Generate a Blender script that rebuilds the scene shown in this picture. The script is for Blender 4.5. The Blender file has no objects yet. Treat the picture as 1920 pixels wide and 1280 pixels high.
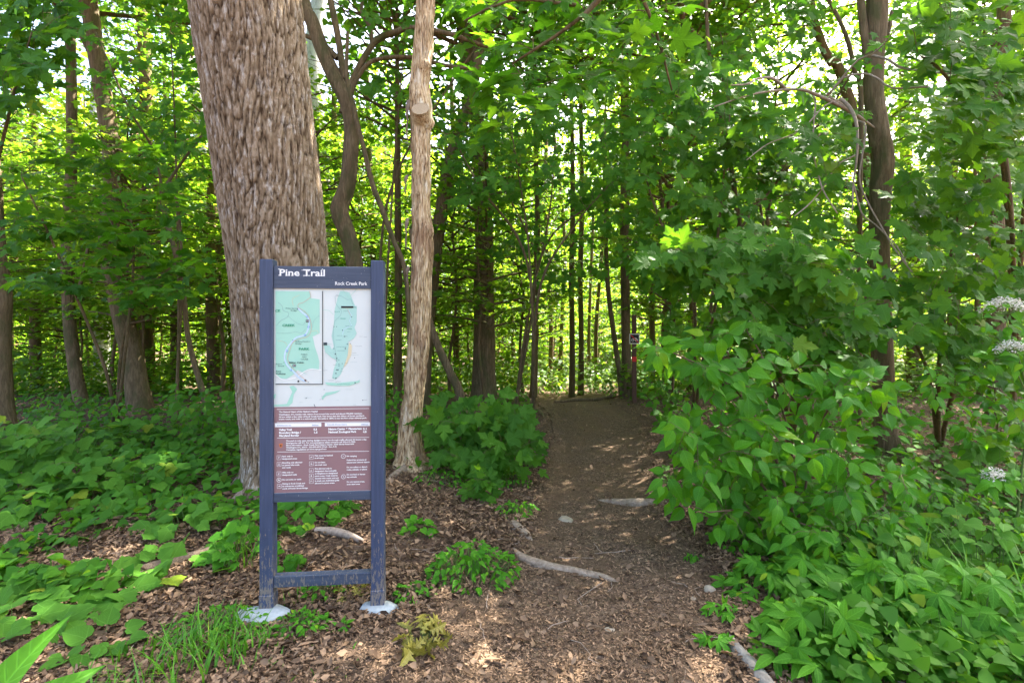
import bpy, math, random
import numpy as np
from mathutils import Vector, Matrix

random.seed(7)
RNG = np.random.default_rng(11)
R = math.radians
scene = bpy.context.scene
COL = scene.collection

# ------------------------------------------------------------------ camera, sky, sun, exposure
F, HY, HC = 900.0, 620.0, 1.75            # focal length in photo pixels, horizon row, eye height
cam = bpy.data.objects.new('camera', bpy.data.cameras.new('camera'))
COL.objects.link(cam)
cam.location = (0, 0, HC)
cam.rotation_euler = (R(90), 0, 0)
cam.data.sensor_width = 36
cam.data.lens = 36 * F / 1920
cam.data.shift_y = -(640 - HY) / 1920
cam.data.clip_start = 0.05
cam.data.clip_end = 1000
scene.camera = cam

SUN_EL, SUN_AZ = 54.0, 48.0               # azimuth: degrees to the right of straight ahead
world = bpy.data.worlds.new('World')
scene.world = world
world.use_nodes = True
wn = world.node_tree.nodes
wl = world.node_tree.links
sky = wn.new('ShaderNodeTexSky')
sky.sky_type = 'NISHITA'
sky.sun_disc = False
sky.sun_elevation = R(SUN_EL)
sky.sun_rotation = R(SUN_AZ)
sky.air_density = 1.0
sky.dust_density = 7.0
sky.ozone_density = 0.6
bg = wn['Background']
bg.inputs[1].default_value = 0.11
wl.new(sky.outputs[0], bg.inputs[0])
sd = bpy.data.lights.new('sun', 'SUN')
sd.energy = 5.0
sd.angle = R(0.55)
sd.color = (1.0, 0.94, 0.84)
sun = bpy.data.objects.new('sun', sd)
COL.objects.link(sun)
_d = Vector((math.sin(R(SUN_AZ)) * math.cos(R(SUN_EL)), math.cos(R(SUN_AZ)) * math.cos(R(SUN_EL)), math.sin(R(SUN_EL))))
sun.rotation_euler = _d.to_track_quat('Z', 'Y').to_euler()
SUNDIR = np.array(_d)

vs = scene.view_settings
vs.view_transform = 'Standard'
vs.look = 'None'
vs.gamma = 1
vs.exposure = 3.28
vs.use_curve_mapping = False
cy = scene.cycles
cy.max_bounces = 7
cy.diffuse_bounces = 4
cy.transmission_bounces = 5
cy.glossy_bounces = 2
cy.transparent_max_bounces = 4
cy.use_denoising = True
cy.caustics_reflective = False
cy.caustics_refractive = False
cy.sample_clamp_indirect = 6

# ------------------------------------------------------------------ numeric helpers
def _h(a):
    a = a.astype(np.uint64)
    a = (a ^ (a >> np.uint64(15))) * np.uint64(0x2c1b3c6d) & np.uint64(0xffffffff)
    a = (a ^ (a >> np.uint64(12))) * np.uint64(0x297a2d39) & np.uint64(0xffffffff)
    a = a ^ (a >> np.uint64(15))
    return a.astype(np.float64) / 4294967295.0

def noise3(p):
    """value noise, 0..1, p is (N,3)"""
    p = np.asarray(p, float) + 1000.0
    i = np.floor(p).astype(np.int64)
    f = p - i
    f = f * f * (3 - 2 * f)
    r = 0
    for dx in (0, 1):
        wx = f[:, 0] if dx else 1 - f[:, 0]
        for dy in (0, 1):
            wy = f[:, 1] if dy else 1 - f[:, 1]
            for dz in (0, 1):
                wz = f[:, 2] if dz else 1 - f[:, 2]
                k = ((i[:, 0] + dx) * 73856093) ^ ((i[:, 1] + dy) * 19349663) ^ ((i[:, 2] + dz) * 83492791)
                r = r + wx * wy * wz * _h(k & 0xffffffff)
    return r

def noise2(x, y, s, seed=0):
    x = np.atleast_1d(np.asarray(x, float)); y = np.atleast_1d(np.asarray(y, float))
    return noise3(np.stack([x * s, y * s, np.full(x.shape, seed * 7.31)], 1))

def P(px, py, D):
    return np.array([(px - 960) * D / F, D, HC - (py - HY) * D / F])

PATH = np.array([  # photo row -> distance; left and right edge of the trail in photo columns
    (1500, 300, 1700), (1280, 500, 1425), (1210, 590, 1415), (1150, 760, 1400), (1090, 880, 1385), (1050, 950, 1345), (1000, 985, 1285), (950, 1000, 1240),
    (880, 1015, 1225), (820, 1035, 1215), (780, 1030, 1195), (755, 1005, 1150), (735, 1000, 1110)], float)
_pY = HC * F / (PATH[:, 0] - HY)
_pL = (PATH[:, 1] - 960) * _pY / F
_pR = (PATH[:, 2] - 960) * _pY / F
_pY = np.concatenate([[-40, -6], _pY, [24, 60]])
_pL = np.concatenate([[-9, -5], _pL, [1.5, 5]])
_pR = np.concatenate([[9, 5], _pR, [3.2, 7]])

def path_edges(y):
    return np.interp(y, _pY, _pL), np.interp(y, _pY, _pR)

def in_path(x, y):
    """>0 inside the trail: distance to the nearer edge"""
    l, r = path_edges(y)
    return np.minimum(x - l, r - x)

def gh(x, y):
    x = np.atleast_1d(np.asarray(x, float)); y = np.atleast_1d(np.asarray(y, float))
    d = in_path(x, y)
    z = 0.09 * (noise2(x, y, .7, 1) - .5) + 0.035 * (noise2(x, y, 3.1, 2) - .5)
    z = z * np.clip((np.abs(y - 2.97) + np.clip(np.abs(x + 1.17) - .5, 0, 9)) / .8, 0.15, 1)
    z -= 0.055 * np.clip(d / .25, 0, 1) * np.clip((y - 3) / 1.5, 0, 1)
    z += 0.10 * np.clip((-d - .1) / 1.6, 0, 1) * np.clip((y - 3.4) / 2, 0, 1)
    z -= 0.075 * np.clip(y - 12.2, 0, 34) + 0.003 * np.clip(y - 12.2, 0, 6) ** 2
    z += 0.05 * np.clip(y - 70, 0, 200)
    return z

def g1(x, y):
    return float(gh(x, y)[0])

def mesh_np(name, v, faces, mats=None, uv=None, smooth=True, midx=None, col=None):
    """v (N,3); faces (M,k) int array"""
    v = np.ascontiguousarray(v, dtype=np.float32)
    faces = np.ascontiguousarray(faces, dtype=np.int32)
    me = bpy.data.meshes.new(name)
    M, k = faces.shape
    me.vertices.add(len(v)); me.vertices.foreach_set('co', v.ravel())
    me.loops.add(M * k); me.loops.foreach_set('vertex_index', faces.ravel())
    me.polygons.add(M)
    me.polygons.foreach_set('loop_start', np.arange(0, M * k, k, dtype=np.int32))
    me.polygons.foreach_set('loop_total', np.full(M, k, dtype=np.int32))
    if smooth:
        me.polygons.foreach_set('use_smooth', np.ones(M, dtype=bool))
    if midx is not None:
        me.polygons.foreach_set('material_index', np.asarray(midx, dtype=np.int32))
    for m in (mats if isinstance(mats, (list, tuple)) else [mats]):
        if m is not None:
            me.materials.append(m)
    if uv is not None:
        l = me.uv_layers.new(name='UVMap')
        l.data.foreach_set('uv', np.ascontiguousarray(np.asarray(uv, dtype=np.float32)[faces.ravel()]).ravel())
    if col is not None:
        a = me.attributes.new('tone', 'FLOAT', 'POINT')
        a.data.foreach_set('value', np.asarray(col, dtype=np.float32))
    me.update(calc_edges=True)
    return me

class MB:
    """collects quads and triangles (triangles stored as degenerate-free separate list)"""
    def __init__(s):
        s.v = []; s.f = []; s.m = []; s.uv = []; s.n = 0
    def add(s, v, f, mi=0, uv=None):
        v = np.asarray(v, float); f = [tuple(int(i) + s.n for i in q) for q in f]
        s.v.append(v); s.f += f; s.m += [mi] * len(f)
        s.uv.append(np.asarray(uv, float) if uv is not None else v[:, :2])
        s.n += len(v)
    def box(s, x0, x1, y0, y1, z0, z1, mi=0, bev=0.0):
        b = bev
        if b <= 0:
            v = [(x, y, z) for z in (z0, z1) for y in (y0, y1) for x in (x0, x1)]
            s.add(v, [(0, 2, 3, 1), (4, 5, 7, 6), (0, 1, 5, 4), (2, 6, 7, 3), (0, 4, 6, 2), (1, 3, 7, 5)], mi)
            return
        # chamfered along the four vertical edges and the top
        def ring(z, i):
            a, c, d, e = x0 + i, x1 - i, y0 + i, y1 - i
            return [(a + b, d, z), (c - b, d, z), (c, d + b, z), (c, e - b, z), (c - b, e, z), (a + b, e, z), (a, e - b, z), (a, d + b, z)]
        v = ring(z0, 0) + ring(z1 - b, 0) + ring(z1, b * .8)
        f = []
        for r in (0, 8):
            for k in range(8):
                j = (k + 1) % 8
                f.append((r + k, r + j, r + 8 + j, r + 8 + k))
        f.append(tuple(range(16, 24))); f.append(tuple(range(7, -1, -1)))
        s.add(v, f, mi)
    def poly(s, pts, y, mi=0):
        """flat polygon in the local XZ plane at depth y, facing -Y"""
        v = [(p[0], y, p[1]) for p in pts]
        a = sum(pts[i][0] * pts[(i + 1) % len(pts)][1] - pts[(i + 1) % len(pts)][0] * pts[i][1] for i in range(len(pts)))
        idx = list(range(len(pts)))
        if a < 0: idx.reverse()
        s.add(v, [idx], mi)
    def line(s, pts, w, y, mi=0):
        """flat ribbon through 2-D points"""
        pts = [np.array(p, float) for p in pts]
        L = []; Rr = []
        for i, p in enumerate(pts):
            t = (pts[min(i + 1, len(pts) - 1)] - pts[max(i - 1, 0)]); t /= (np.linalg.norm(t) + 1e-9)
            n = np.array([-t[1], t[0]]) * w / 2
            L.append(p + n); Rr.append(p - n)
        v = [(q[0], y, q[1]) for q in L] + [(q[0], y, q[1]) for q in Rr]
        n = len(pts)
        s.add(v, [(i, n + i, n + i + 1, i + 1) for i in range(n - 1)], mi)
    def disc(s, c, r, y, mi=0, n=12):
        s.poly([(c[0] + r * math.cos(2 * math.pi * k / n), c[1] + r * math.sin(2 * math.pi * k / n)) for k in range(n)], y, mi)
    def mesh(s, name, mats, smooth=False):
        me = bpy.data.meshes.new(name)
        me.from_pydata(np.concatenate(s.v).tolist(), [], s.f)
        for m in (mats if isinstance(mats, (list, tuple)) else [mats]):
            me.materials.append(m)
        me.polygons.foreach_set('material_index', np.array(s.m, dtype=np.int32))
        if smooth: me.polygons.foreach_set('use_smooth', np.ones(len(s.f), dtype=bool))
        me.update()
        return me

def link(name, me, parent=None, loc=None):
    o = bpy.data.objects.new(name, me)
    COL.objects.link(o)
    if parent is not None: o.parent = parent
    if loc is not None: o.location = loc
    return o

def tag(o, label=None, cat=None, group=None, kind=None):
    if label: o['label'] = label
    if cat: o['category'] = cat
    if group: o['group'] = group
    if kind: o['kind'] = kind
    return o

def thing(name, label, cat, loc=(0, 0, 0), rz=0, group=None):
    o = bpy.data.objects.new(name, None)
    COL.objects.link(o)
    o.empty_display_size = .1
    o.location = loc; o.rotation_euler = (0, 0, rz)
    return tag(o, label, cat, group)

def smooth_path(pts, rad, step):
    """Catmull-Rom resampling of a polyline with radii"""
    pts = np.asarray(pts, float); rad = np.asarray(rad, float)
    if len(pts) < 2: return pts, rad
    q = np.vstack([2 * pts[0] - pts[1], pts, 2 * pts[-1] - pts[-2]])
    out = []; ro = []
    for i in range(len(pts) - 1):
        p0, p1, p2, p3 = q[i:i + 4]
        n = max(1, int(np.linalg.norm(p2 - p1) / step))
        for t in np.arange(n) / n:
            out.append(.5 * ((2 * p1) + (-p0 + p2) * t + (2 * p0 - 5 * p1 + 4 * p2 - p3) * t * t + (-p0 + 3 * p1 - 3 * p2 + p3) * t ** 3))
            ro.append(rad[i] + (rad[i + 1] - rad[i]) * t)
    out.append(pts[-1]); ro.append(rad[-1])
    return np.array(out), np.array(ro)

def tube(pts, rad, seg=8, lump=0.0, flare=0.0, seed=0, cap=True, fz=.22, lobes=5):
    """returns v, quads, uv (metres round, metres along)"""
    pts = np.asarray(pts, float); rad = np.asarray(rad, float)
    K = len(pts)
    T = np.gradient(pts, axis=0); T /= np.linalg.norm(T, axis=1)[:, None] + 1e-9
    ref = np.array([0, 1.0, 0]) if abs(T[0][1]) < .8 else np.array([1.0, 0, 0])
    U = []
    u = ref - T[0] * ref.dot(T[0]); u /= np.linalg.norm(u)
    for t in T:
        u = u - t * u.dot(t); u /= np.linalg.norm(u) + 1e-9; U.append(u)
    U = np.array(U); W = np.cross(T, U)
    a = np.linspace(0, 2 * math.pi, seg + 1)          # seam column doubled; starts at +Y, away from the camera
    s = np.concatenate([[0], np.cumsum(np.linalg.norm(np.diff(pts, axis=0), axis=1))])
    rr = rad[:, None] * np.ones(seg + 1)[None]
    if flare:
        ang = a[None]
        rr = rr * (1 + flare * np.exp(-s[:, None] / fz) * (1 + .45 * np.cos(lobes * ang + seed)))
    v = pts[:, None] + rr[..., None] * (np.cos(a)[None, :, None] * U[:, None] + np.sin(a)[None, :, None] * W[:, None])
    if lump:
        fl = v.reshape(-1, 3)
        n = noise3(fl * np.array([3, 3, 1.6]) + seed * 3.7) - .5 + .5 * (noise3(fl * np.array([11, 11, 5]) + seed) - .5)
        d = (v - pts[:, None]).reshape(-1, 3)
        v = (fl + d * (n * lump)[:, None]).reshape(K, seg + 1, 3)
    uv = np.stack([np.broadcast_to(a[None] * rad.mean(), (K, seg + 1)), np.broadcast_to(s[:, None], (K, seg + 1))], -1)
    i = np.arange(K - 1)[:, None] * (seg + 1) + np.arange(seg)[None]
    f = np.stack([i, i + 1, i + seg + 2, i + seg + 1], -1).reshape(-1, 4)
    v = v.reshape(-1, 3); uv = uv.reshape(-1, 2)
    if cap:
        n = len(v)
        v = np.vstack([v, pts[-1] + T[-1] * rad[-1] * .3, pts[-1] + T[-1] * rad[-1] * .3])
        uv = np.vstack([uv, uv[-1], uv[-1]])
        b = (K - 1) * (seg + 1)
        f = np.vstack([f, [[b + k, b + k + 1, n, n + 1] for k in range(0, seg)]])
    return v, f, uv

class TB:
    """joins tubes"""
    def __init__(s): s.v = []; s.f = []; s.u = []; s.n = 0
    def add(s, v, f, uv):
        s.v.append(v); s.f.append(np.asarray(f) + s.n); s.u.append(uv); s.n += len(v)
    def tube(s, pts, rad, seg=6, step=None, **k):
        if step: pts, rad = smooth_path(pts, rad, step)
        s.add(*tube(pts, rad, seg, **k))
    def mesh(s, name, mat, off=(0, 0, 0)):
        return mesh_np(name, np.vstack(s.v) - np.asarray(off), np.vstack(s.f), mat, np.vstack(s.u))

# ------------------------------------------------------------------ materials
def mat(name):
    m = bpy.data.materials.new(name); m.use_nodes = True
    nt = m.node_tree
    return m, nt, nt.nodes, nt.links, nt.nodes['Principled BSDF']

def ramp(N, stops, interp='LINEAR'):
    r = N.new('ShaderNodeValToRGB'); cr = r.color_ramp; cr.interpolation = interp
    while len(cr.elements) < len(stops): cr.elements.new(.5)
    for e, (p, c) in zip(cr.elements, stops):
        e.position = p; e.color = (*c, 1) if len(c) == 3 else c
    return r

def mth(N, L, op, a, b=None, clamp=False):
    n = N.new('ShaderNodeMath'); n.operation = op; n.use_clamp = clamp
    for k, x in enumerate((a, b)):
        if x is None: continue
        if hasattr(x, 'links') or hasattr(x, 'is_linked'): L.new(x, n.inputs[k])
        else: n.inputs[k].default_value = x
    return n.outputs[0]

def mixc(N, L, fac, a, b, mode='MIX'):
    n = N.new('ShaderNodeMix'); n.data_type = 'RGBA'; n.blend_type = mode
    for s, x in ((n.inputs[0], fac), (n.inputs[6], a), (n.inputs[7], b)):
        if hasattr(x, 'is_linked'): L.new(x, s)
        elif isinstance(x, (int, float)): s.default_value = x
        else: s.default_value = (*x, 1)
    return n.outputs[2]

def tex_noise(N, L, vec, scale, detail=3, rough=.6, dist=0.0):
    n = N.new('ShaderNodeTexNoise'); n.inputs['Scale'].default_value = scale
    n.inputs['Detail'].default_value = detail; n.inputs['Roughness'].default_value = rough; n.inputs['Distortion'].default_value = dist
    if vec is not None: L.new(vec, n.inputs['Vector'])
    return n.outputs[0]

def mapped(N, L, scale=(1, 1, 1), kind='Object'):
    tc = N.new('ShaderNodeTexCoord'); mp = N.new('ShaderNodeMapping')
    mp.inputs['Scale'].default_value = scale
    L.new(tc.outputs[kind], mp.inputs['Vector'])
    return mp.outputs[0]

def leaf_mat(name, dark, light, tdark, tlight, trans=.42, rough=.42, veins=None, spec=.35, spots=0.0):
    if dark[1] > dark[0]: dark, light = [(k[0] * .88, k[1], k[2] * .6) for k in (dark, light)]
    m, nt, N, L, pb = mat(name)
    oi = N.new('ShaderNodeObjectInfo'); ge = N.new('ShaderNodeNewGeometry')
    r = mth(N, L, 'FRACT', mth(N, L, 'ADD', oi.outputs['Random'], mth(N, L, 'MULTIPLY', ge.outputs['Random Per Island'], 7.3)))
    c = ramp(N, [(0, dark), (.6, tuple((a + b) / 2 for a, b in zip(dark, light))), (.96, light), (1, (light[0] * 2.6, light[1] * 1.25, light[2]) if light[1] > light[0] else light)]); L.new(r, c.inputs[0])
    t = ramp(N, [(0, tdark), (1, tlight)]); L.new(r, t.inputs[0])
    co, to = c.outputs[0], t.outputs[0]
    nz = tex_noise(N, L, mapped(N, L, kind='Object'), 9, 2)
    nf = mth(N, L, 'ADD', mth(N, L, 'MULTIPLY', nz, .5), .75)
    nn = N.new('ShaderNodeVectorMath'); nn.operation = 'SCALE'; L.new(co, nn.inputs[0]); L.new(nf, nn.inputs[3]); co = nn.outputs[0]
    if veins:
        uvn = N.new('ShaderNodeUVMap'); sp = N.new('ShaderNodeSeparateXYZ'); L.new(uvn.outputs[0], sp.inputs[0])
        x, y = sp.outputs[0], sp.outputs[1]
        ax = mth(N, L, 'ABSOLUTE', x)
        if veins == 'pinnate':
            mid = mth(N, L, 'SUBTRACT', 1.0, mth(N, L, 'MULTIPLY', ax, 45.0), True)
            lat = mth(N, L, 'PINGPONG', mth(N, L, 'MULTIPLY', mth(N, L, 'SUBTRACT', y, mth(N, L, 'MULTIPLY', ax, .9)), 8.0), .5)
            lat = mth(N, L, 'MULTIPLY', mth(N, L, 'SUBTRACT', 1.0, mth(N, L, 'MULTIPLY', lat, 7.0), True), .6)
        else:
            an = mth(N, L, 'ABSOLUTE', mth(N, L, 'ARCTAN2', x, mth(N, L, 'ADD', y, .02)))
            rad = mth(N, L, 'SQRT', mth(N, L, 'ADD', mth(N, L, 'MULTIPLY', x, x), mth(N, L, 'MULTIPLY', y, y)))
            dd = mth(N, L, 'MULTIPLY', mth(N, L, 'PINGPONG', an, R(28)), rad)
            mid = mth(N, L, 'SUBTRACT', 1.0, mth(N, L, 'MULTIPLY', dd, 50.0), True)
            lat = mth(N, L, 'PINGPONG', mth(N, L, 'MULTIPLY', mth(N, L, 'ADD', rad, mth(N, L, 'MULTIPLY', dd, -1.4)), 9.0), .5)
            lat = mth(N, L, 'MULTIPLY', mth(N, L, 'SUBTRACT', 1.0, mth(N, L, 'MULTIPLY', lat, 8.0), True), .4)
        vn = mth(N, L, 'MAXIMUM', mid, lat)
        co = mixc(N, L, mth(N, L, 'MULTIPLY', vn, .45), co, tuple(min(1, k * 1.9 + .03) for k in light))
        bp = N.new('ShaderNodeBump'); bp.inputs['Strength'].default_value = .35; bp.inputs['Distance'].default_value = .004
        L.new(mth(N, L, 'MULTIPLY', vn, -1.0), bp.inputs['Height']); L.new(bp.outputs[0], pb.inputs['Normal'])
    L.new(co, pb.inputs['Base Color'])
    pb.inputs['Roughness'].default_value = rough
    pb.inputs['Specular IOR Level'].default_value = spec
    tr = N.new('ShaderNodeBsdfTranslucent'); L.new(to, tr.inputs[0])
    mx = N.new('ShaderNodeMixShader'); mx.inputs[0].default_value = trans
    L.new(pb.outputs[0], mx.inputs[1]); L.new(tr.outputs[0], mx.inputs[2])
    L.new(mx.outputs[0], N['Material Output'].inputs[0])
    return m

def bark_mat(name, c0, c1, c2, sc=26, stretch=.16, bump=.6, dist=.02, moss=None):
    m, nt, N, L, pb = mat(name)
    v = mapped(N, L, (1, 1, stretch))
    n1 = tex_noise(N, L, v, sc, 4, .65, .6)
    n2 = tex_noise(N, L, mapped(N, L), 3.0, 3)
    n3 = tex_noise(N, L, mapped(N, L, (1, 1, .5)), 60, 3)
    c = ramp(N, [(.32, c0), (.5, c1), (.72, c2)]); L.new(n1, c.inputs[0])
    c = mixc(N, L, mth(N, L, 'MULTIPLY', n2, .5), c.outputs[0], c1)
    c = mixc(N, L, mth(N, L, 'MULTIPLY', n3, .35), c, c2)
    if moss:
        mk = ramp(N, [(.5, (0, 0, 0)), (.66, (1, 1, 1))]); L.new(tex_noise(N, L, mapped(N, L, (1, 1, .4)), 5, 4), mk.inputs[0])
        c = mixc(N, L, mk.outputs[0], c, moss)
    L.new(c, pb.inputs['Base Color'])
    pb.inputs['Roughness'].default_value = .9; pb.inputs['Specular IOR Level'].default_value = .15
    b = N.new('ShaderNodeBump'); b.inputs['Strength'].default_value = bump; b.inputs['Distance'].default_value = dist
    L.new(mth(N, L, 'ADD', n1, mth(N, L, 'MULTIPLY', n3, .3)), b.inputs['Height']); L.new(b.outputs[0], pb.inputs['Normal'])
    return m

def plain(name, c, rough=.6, spec=.3, vary=.0, sc=30, metal=0):
    m, nt, N, L, pb = mat(name)
    if vary:
        n = tex_noise(N, L, mapped(N, L), sc, 4)
        f = mth(N, L, 'ADD', mth(N, L, 'MULTIPLY', n, vary * 2), 1 - vary)
        nn = N.new('ShaderNodeVectorMath'); nn.operation = 'SCALE'; nn.inputs[0].default_value = c; L.new(f, nn.inputs[3]); L.new(nn.outputs[0], pb.inputs['Base Color'])
    else:
        pb.inputs['Base Color'].default_value = (*c, 1)
    pb.inputs['Roughness'].default_value = rough; pb.inputs['Specular IOR Level'].default_value = spec; pb.inputs['Metallic'].default_value = metal
    return m

M = {}
M['maple'] = leaf_mat('maple_leaf', (.035, .11, .012), (.080, .20, .020), (.09, .29, .008), (.22, .44, .015), .45, .55, 'palmate', .18)
M['maple_bg'] = leaf_mat('maple_foliage', (.035, .095, .010), (.085, .17, .018), (.17, .40, .010), (.40, .57, .03), .52, .45, None, .3)
M['canopy'] = leaf_mat('canopy_foliage', (.03, .09, .015), (.06, .15, .025), (.10, .28, .012), (.22, .40, .02), .4, .45)
M['ovate'] = leaf_mat('ovate_leaf', (.035, .14, .008), (.085, .25, .012), (.10, .34, .006), (.22, .46, .010), .40, .46, 'pinnate', .2)
M['grape'] = leaf_mat('grape_leaf', (.055, .15, .024), (.10, .23, .035), (.10, .28, .02), (.20, .38, .025), .38, .7, 'palmate', .15)
M['weed'] = leaf_mat('weed_leaf', (.045, .17, .012), (.10, .28, .02), (.12, .36, .01), (.22, .46, .015), .40, .52, 'pinnate', .18)
M['creeper'] = leaf_mat('creeper_leaf', (.04, .135, .014), (.09, .25, .020), (.10, .31, .008), (.20, .44, .012), .38, .62, 'pinnate', .15)
M['cover'] = leaf_mat('ground_cover', (.035, .12, .012), (.08, .21, .020), (.11, .31, .01), (.22, .42, .02), .40, .6, None, .18)
M['wilted'] = leaf_mat('wilted_leaf', (.17, .15, .02), (.34, .30, .06), (.2, .2, .02), (.36, .34, .04), .3, .5, 'pinnate')
M['grass'] = leaf_mat('grass_blade', (.06, .20, .015), (.13, .32, .03), (.14, .36, .015), (.26, .46, .03), .35, .45)
M['petal'] = leaf_mat('petal', (.55, .52, .45), (.75, .72, .65), (.4, .4, .3), (.5, .5, .4), .25, .6)
M['litter'] = leaf_mat('dead_leaf', (.045, .026, .015), (.33, .215, .13), (.12, .06, .02), (.25, .14, .06), .12, .7, None, .2)
M['mulch'] = leaf_mat('mulch_chip', (.035, .021, .012), (.34, .22, .135), (.05, .03, .02), (.1, .06, .03), .03, .85, None, .15)
M['bark'] = bark_mat('bark_brown', (.035, .024, .012), (.125, .088, .048), (.24, .18, .11), 30, .14, .9, .02, moss=(.085, .08, .035))
M['bark_far'] = bark_mat('bark_far', (.04, .026, .014), (.105, .07, .036), (.19, .13, .07), 18, .2, moss=(.09, .10, .03))
M['bark_grey'] = bark_mat('bark_grey', (.15, .14, .13), (.32, .31, .30), (.5, .49, .48), 20, .3)
M['twig'] = bark_mat('twig_pale', (.12, .085, .06), (.26, .20, .155), (.40, .33, .27), 40, .4, .3, .004)
M['stem'] = plain('green_stem', (.10, .16, .04), .6, .3, .3)
M['stembrown'] = plain('brown_stem', (.13, .085, .05), .8, .2, .4)
M['stone'] = plain('stone', (.30, .255, .19), .85, .2, .45, 22)
M['concrete'] = plain('concrete', (.33, .37, .38), .9, .2, .4, 26)

# tulip tree bark driven by the same furrow value as the geometry (attribute "tone")
m, nt, N, L, pb = mat('bark_furrowed')
at_ = N.new('ShaderNodeAttribute'); at_.attribute_name = 'tone'
fine = tex_noise(N, L, mapped(N, L, (1, 1, .3)), 90, 4, .7)
mid = tex_noise(N, L, mapped(N, L, (1, 1, .28)), 22, 3, .6)
c = ramp(N, [(.08, (.055, .034, .019)), (.34, (.155, .108, .066)), (.75, (.255, .185, .118)), (1, (.35, .275, .195))])
L.new(mth(N, L, 'ADD', at_.outputs['Fac'], mth(N, L, 'MULTIPLY', mth(N, L, 'SUBTRACT', fine, .5), .5)), c.inputs[0])
wmask = ramp(N, [(.56, (0, 0, 0)), (.64, (1, 1, 1))]); L.new(mth(N, L, 'ADD', mth(N, L, 'MULTIPLY', mid, .75), mth(N, L, 'MULTIPLY', fine, .3)), wmask.inputs[0])
wm = mth(N, L, 'MULTIPLY', wmask.outputs[0], mth(N, L, 'MULTIPLY', at_.outputs['Fac'], .5))
L.new(mixc(N, L, wm, c.outputs[0], (.62, .60, .57)), pb.inputs['Base Color'])
pb.inputs['Roughness'].default_value = .92; pb.inputs['Specular IOR Level'].default_value = .12
b = N.new('ShaderNodeBump'); b.inputs['Strength'].default_value = 1.0; b.inputs['Distance'].default_value = .02
L.new(mth(N, L, 'ADD', fine, mid), b.inputs['Height']); L.new(b.outputs[0], pb.inputs['Normal'])
M['tulip'] = m

# bare dead wood
m, nt, N, L, pb = mat('bare_dead_wood')
v = mapped(N, L, (1, 1, .12))
grain = tex_noise(N, L, v, 60, 4, .6, .4)
pat = tex_noise(N, L, mapped(N, L, (1, 1, .35)), 6, 4, .65)
c = ramp(N, [(.34, (.10, .055, .025)), (.42, (.40, .26, .13)), (.56, (.62, .47, .29)), (.72, (.74, .62, .45))]); L.new(grain, c.inputs[0])
pm = ramp(N, [(.50, (0, 0, 0)), (.60, (1, 1, 1))]); L.new(pat, pm.inputs[0])
c2 = mixc(N, L, mth(N, L, 'MULTIPLY', pm.outputs[0], .7), c.outputs[0], (.24, .14, .08))
pm2 = ramp(N, [(.32, (1, 1, 1)), (.40, (0, 0, 0))]); L.new(pat, pm2.inputs[0])
c2 = mixc(N, L, mth(N, L, 'MULTIPLY', pm2.outputs[0], .8), c2, (.76, .69, .55))
ck = tex_noise(N, L, mapped(N, L, (1, 1, .05)), 32, 3, .5, .8)
cr_ = ramp(N, [(.485, (0, 0, 0)), (.5, (1, 1, 1)), (.515, (0, 0, 0))]); L.new(ck, cr_.inputs[0])
c2 = mixc(N, L, mth(N, L, 'MULTIPLY', cr_.outputs[0], .75), c2, (.07, .04, .025))
L.new(c2, pb.inputs['Base Color']); pb.inputs['Roughness'].default_value = .8; pb.inputs['Specular IOR Level'].default_value = .2
b = N.new('ShaderNodeBump'); b.inputs['Strength'].default_value = .9; b.inputs['Distance'].default_value = .015
L.new(mth(N, L, 'ADD', mth(N, L, 'SUBTRACT', grain, cr_.outputs[0]), pat), b.inputs['Height']); L.new(b.outputs[0], pb.inputs['Normal'])
M['snag'] = m
m, nt, N, L, pb = mat('cut_wood')
tc = N.new('ShaderNodeTexCoord')
w = N.new('ShaderNodeTexWave'); w.wave_type = 'RINGS'; w.rings_direction = 'SPHERICAL'; w.inputs['Scale'].default_value = 60; w.inputs['Distortion'].default_value = 2
L.new(tc.outputs['Object'], w.inputs[0])
c = ramp(N, [(0, (.25, .17, .10)), (1, (.5, .38, .25))]); L.new(w.outputs[0], c.inputs[0]); L.new(c.outputs[0], pb.inputs['Base Color'])
pb.inputs['Roughness'].default_value = .8
M['cut'] = m
M['stripbark'] = bark_mat('loose_bark', (.10, .07, .05), (.22, .16, .12), (.33, .27, .21), 40, .2)

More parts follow.
